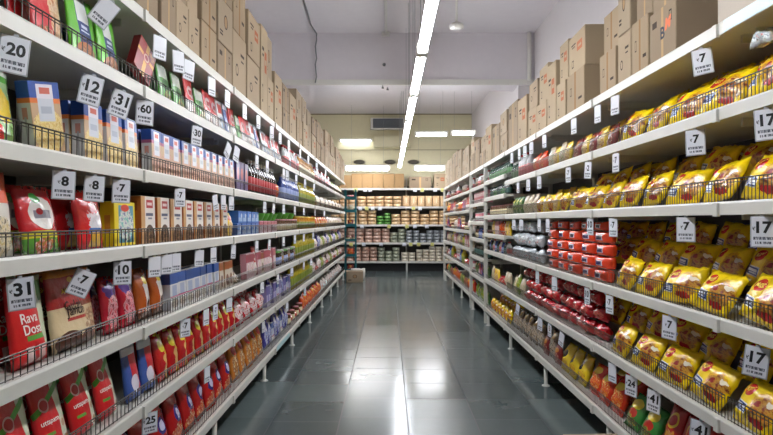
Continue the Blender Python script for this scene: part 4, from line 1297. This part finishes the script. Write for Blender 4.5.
pack('pk_white', '#e4dac8', ('#d0c4ae', '#f0e8d8'), .19, .30, .08)
pack('pk_up', '#d8b488', ('#c49a6c', '#e8d0aa'), .20, .31, .10)
BW = ['', 'second', 'third', 'fourth', 'lowest']
BC = {}

def pile(lev, x0, x1, pr, n, hs=None):
    p = PR[pr]
    m = max(1, round((x1 - x0) / (p.w * .97)))
    st = (x1 - x0) / m
    th = max(float(np.ptp(verts(me)[:, 2])) for me, _ in p.variants) + .001
    for c in range(m):
        BC[lev, pr] = BC.get((lev, pr), 0) + 1
        k = n - (1 if n > 3 and random.random() < .22 else 0)
        for q in range(k):
            o = p.spawn((x0 + st * (c + .5) + random.uniform(-.001, .001), BY + .035 + p.d / 2 + random.uniform(0, .02), BL[lev] + .012 + th * q), (0, 0, random.uniform(-.02, .02)),
                        f"{p.desc}, {nth(q + 1)} up in {nth(BC[lev, pr])} pile from left, back rack {BW[lev]} shelf", f"bags on the back rack {BW[lev]} shelf")
            s_ = min(1.0, (st - .005) / (p.w * 1.01))
            o.scale = (s_, 1, 1)


def upright(lev, x0, x1, pr):
    p = PR[pr]
    x = x0
    k = 0
    while x + p.w <= x1 + .03:
        k += 1
        p.spawn((x + p.w / 2, BY + .09, BL[lev] + .012), (-.05, 0, random.uniform(-.05, .05)), f"{p.desc}, {nth(k)} from left on the back rack {BW[lev]} shelf", f"upright bags on the back rack {BW[lev]} shelf")
        x += p.w + .01
pile(1, -1.64, .36, 'pk_tan', 3)
upright(1, .38, 2.2, 'pk_up')
pile(2, -1.64, -.35, 'pk_tan', 4)
pile(2, -.34, .05, 'pk_green', 4)
pile(2, .06, 2.2, 'pk_tan', 4)
pile(3, -1.64, .02, 'pk_pink', 4)
pile(3, .03, .46, 'pk_olive', 4)
pile(3, .47, 2.2, 'pk_grey', 4)
pile(4, -1.64, -.33, 'pk_pink', 4)
pile(4, -.32, .30, 'pk_olive', 4)
pile(4, .34, .74, 'pk_white', 3)
pile(4, .76, 2.2, 'pk_white', 5)
x = -1.62
k = 0
M_plainbox = card_mat('cardboard_plain', '#a08058', [('r', .5, .97, .5, .012, '#8f7450'), ('r', .5, .12, .08, .02, '#7d6648')])
for w, h, mi in ((.27, .38, 0), (.3, .36, 4), (.3, .40, 1), (.3, .40, 0), (.3, .40, 2), (.3, .40, 1), (.27, .40, 0)):
    me, t, fl = big_box(w - .008, h, .4, 98, M_plainbox)
    k += 1
    o = link('carton', me, None, (x + w / 2, BY + .24, BL[0] + .027), (0, 0, 0))
    link('tape', t, o)
    link('flap_seam', fl, o)
    tag(o, f"tan cardboard box, {nth(k)} from left on top of the back rack", 'cardboard box', 'cardboard boxes on top of the back rack')
    x += w
for x0, w, h, mi in ((.56, .62, .32, 2), (1.26, .34, .4, 3), (1.62, .36, .4, 0)):
    me, t, fl = big_box(w - .008, h, .36, mi)
    k += 1
    o = link('carton', me, None, (x0 + w / 2, BY + .26, BL[0] + .027), (0, 0, 0))
    link('tape', t, o)
    link('flap_seam', fl, o)
    tag(o, f"tan cardboard box, {nth(k)} from left on top of the back rack", 'cardboard box', 'cardboard boxes on top of the back rack')
bc = {}
cards = {}
for lev, xs in ((0, ((-.92, 1), (-.66, 0), (-.52, 0), (.72, 0), (.92, 1), (1.28, 0), (1.48, 1))), (1, ((-.8, 0), (-.62, 1), (-.45, 0), (-.25, 0), (.68, 1), (.86, 0))), (2, ((-.75, 0), (-.0, 1), (.5, 1), (.72, 0), (1.05, 0))), (3, ((-1.05, 1), (-.7, 0), (-.22, 0), (.42, 0), (.6, 1), (.82, 1), (1.2, 1)))):
    for x_, yel in xs:
        o = link('price_tag', sleeve, None, (x_, BY - .0133, BL[lev] + .02), (0, 0, 0))
        o.scale = (1.3, 1, .9)
        if yel not in cards:
            cards[yel] = carton_mesh('card', TW, TH, .001, M_cardy if yel else M_card, 0)[0]
        link('card', cards[yel], o, (0, -.0009, -TH - .002))
        bc[lev, yel] = bc.get((lev, yel), 0) + 1
        tag(o, f"{'yellow' if yel else 'white'} price tag on back rack {['top', 'second', 'third', 'fourth'][lev]} shelf edge, {nth(bc[lev, yel])} from left", 'price tag', 'price tags on the back rack')

# ------------------------------------------------------------------ camera, world, view
cam = bpy.data.cameras.new('camera')
cam.sensor_width = 36
cam.lens = 36 * 580 / 773
cam.clip_start = .02
co = bpy.data.objects.new('camera', cam)
COL.objects.link(co)
co.location = (0, 0, 1.4)
yaw = math.atan((389 - 386.5) / 580)
pit = math.atan((221 - 217.5) / 580)
co.rotation_euler = (PI / 2 + pit, 0, yaw)
SC.camera = co
w = bpy.data.worlds.new('world')
SC.world = w
w.use_nodes = True
w.node_tree.nodes['Background'].inputs[0].default_value = (.02, .02, .022, 1)
SC.view_settings.view_transform = 'Standard'
SC.view_settings.look = 'None'
SC.view_settings.gamma = 1
SC.view_settings.exposure = 0.5
SC.view_settings.use_curve_mapping = False
SC.cycles.use_denoising = True
SC.cycles.max_bounces = 8
SC.cycles.diffuse_bounces = 5
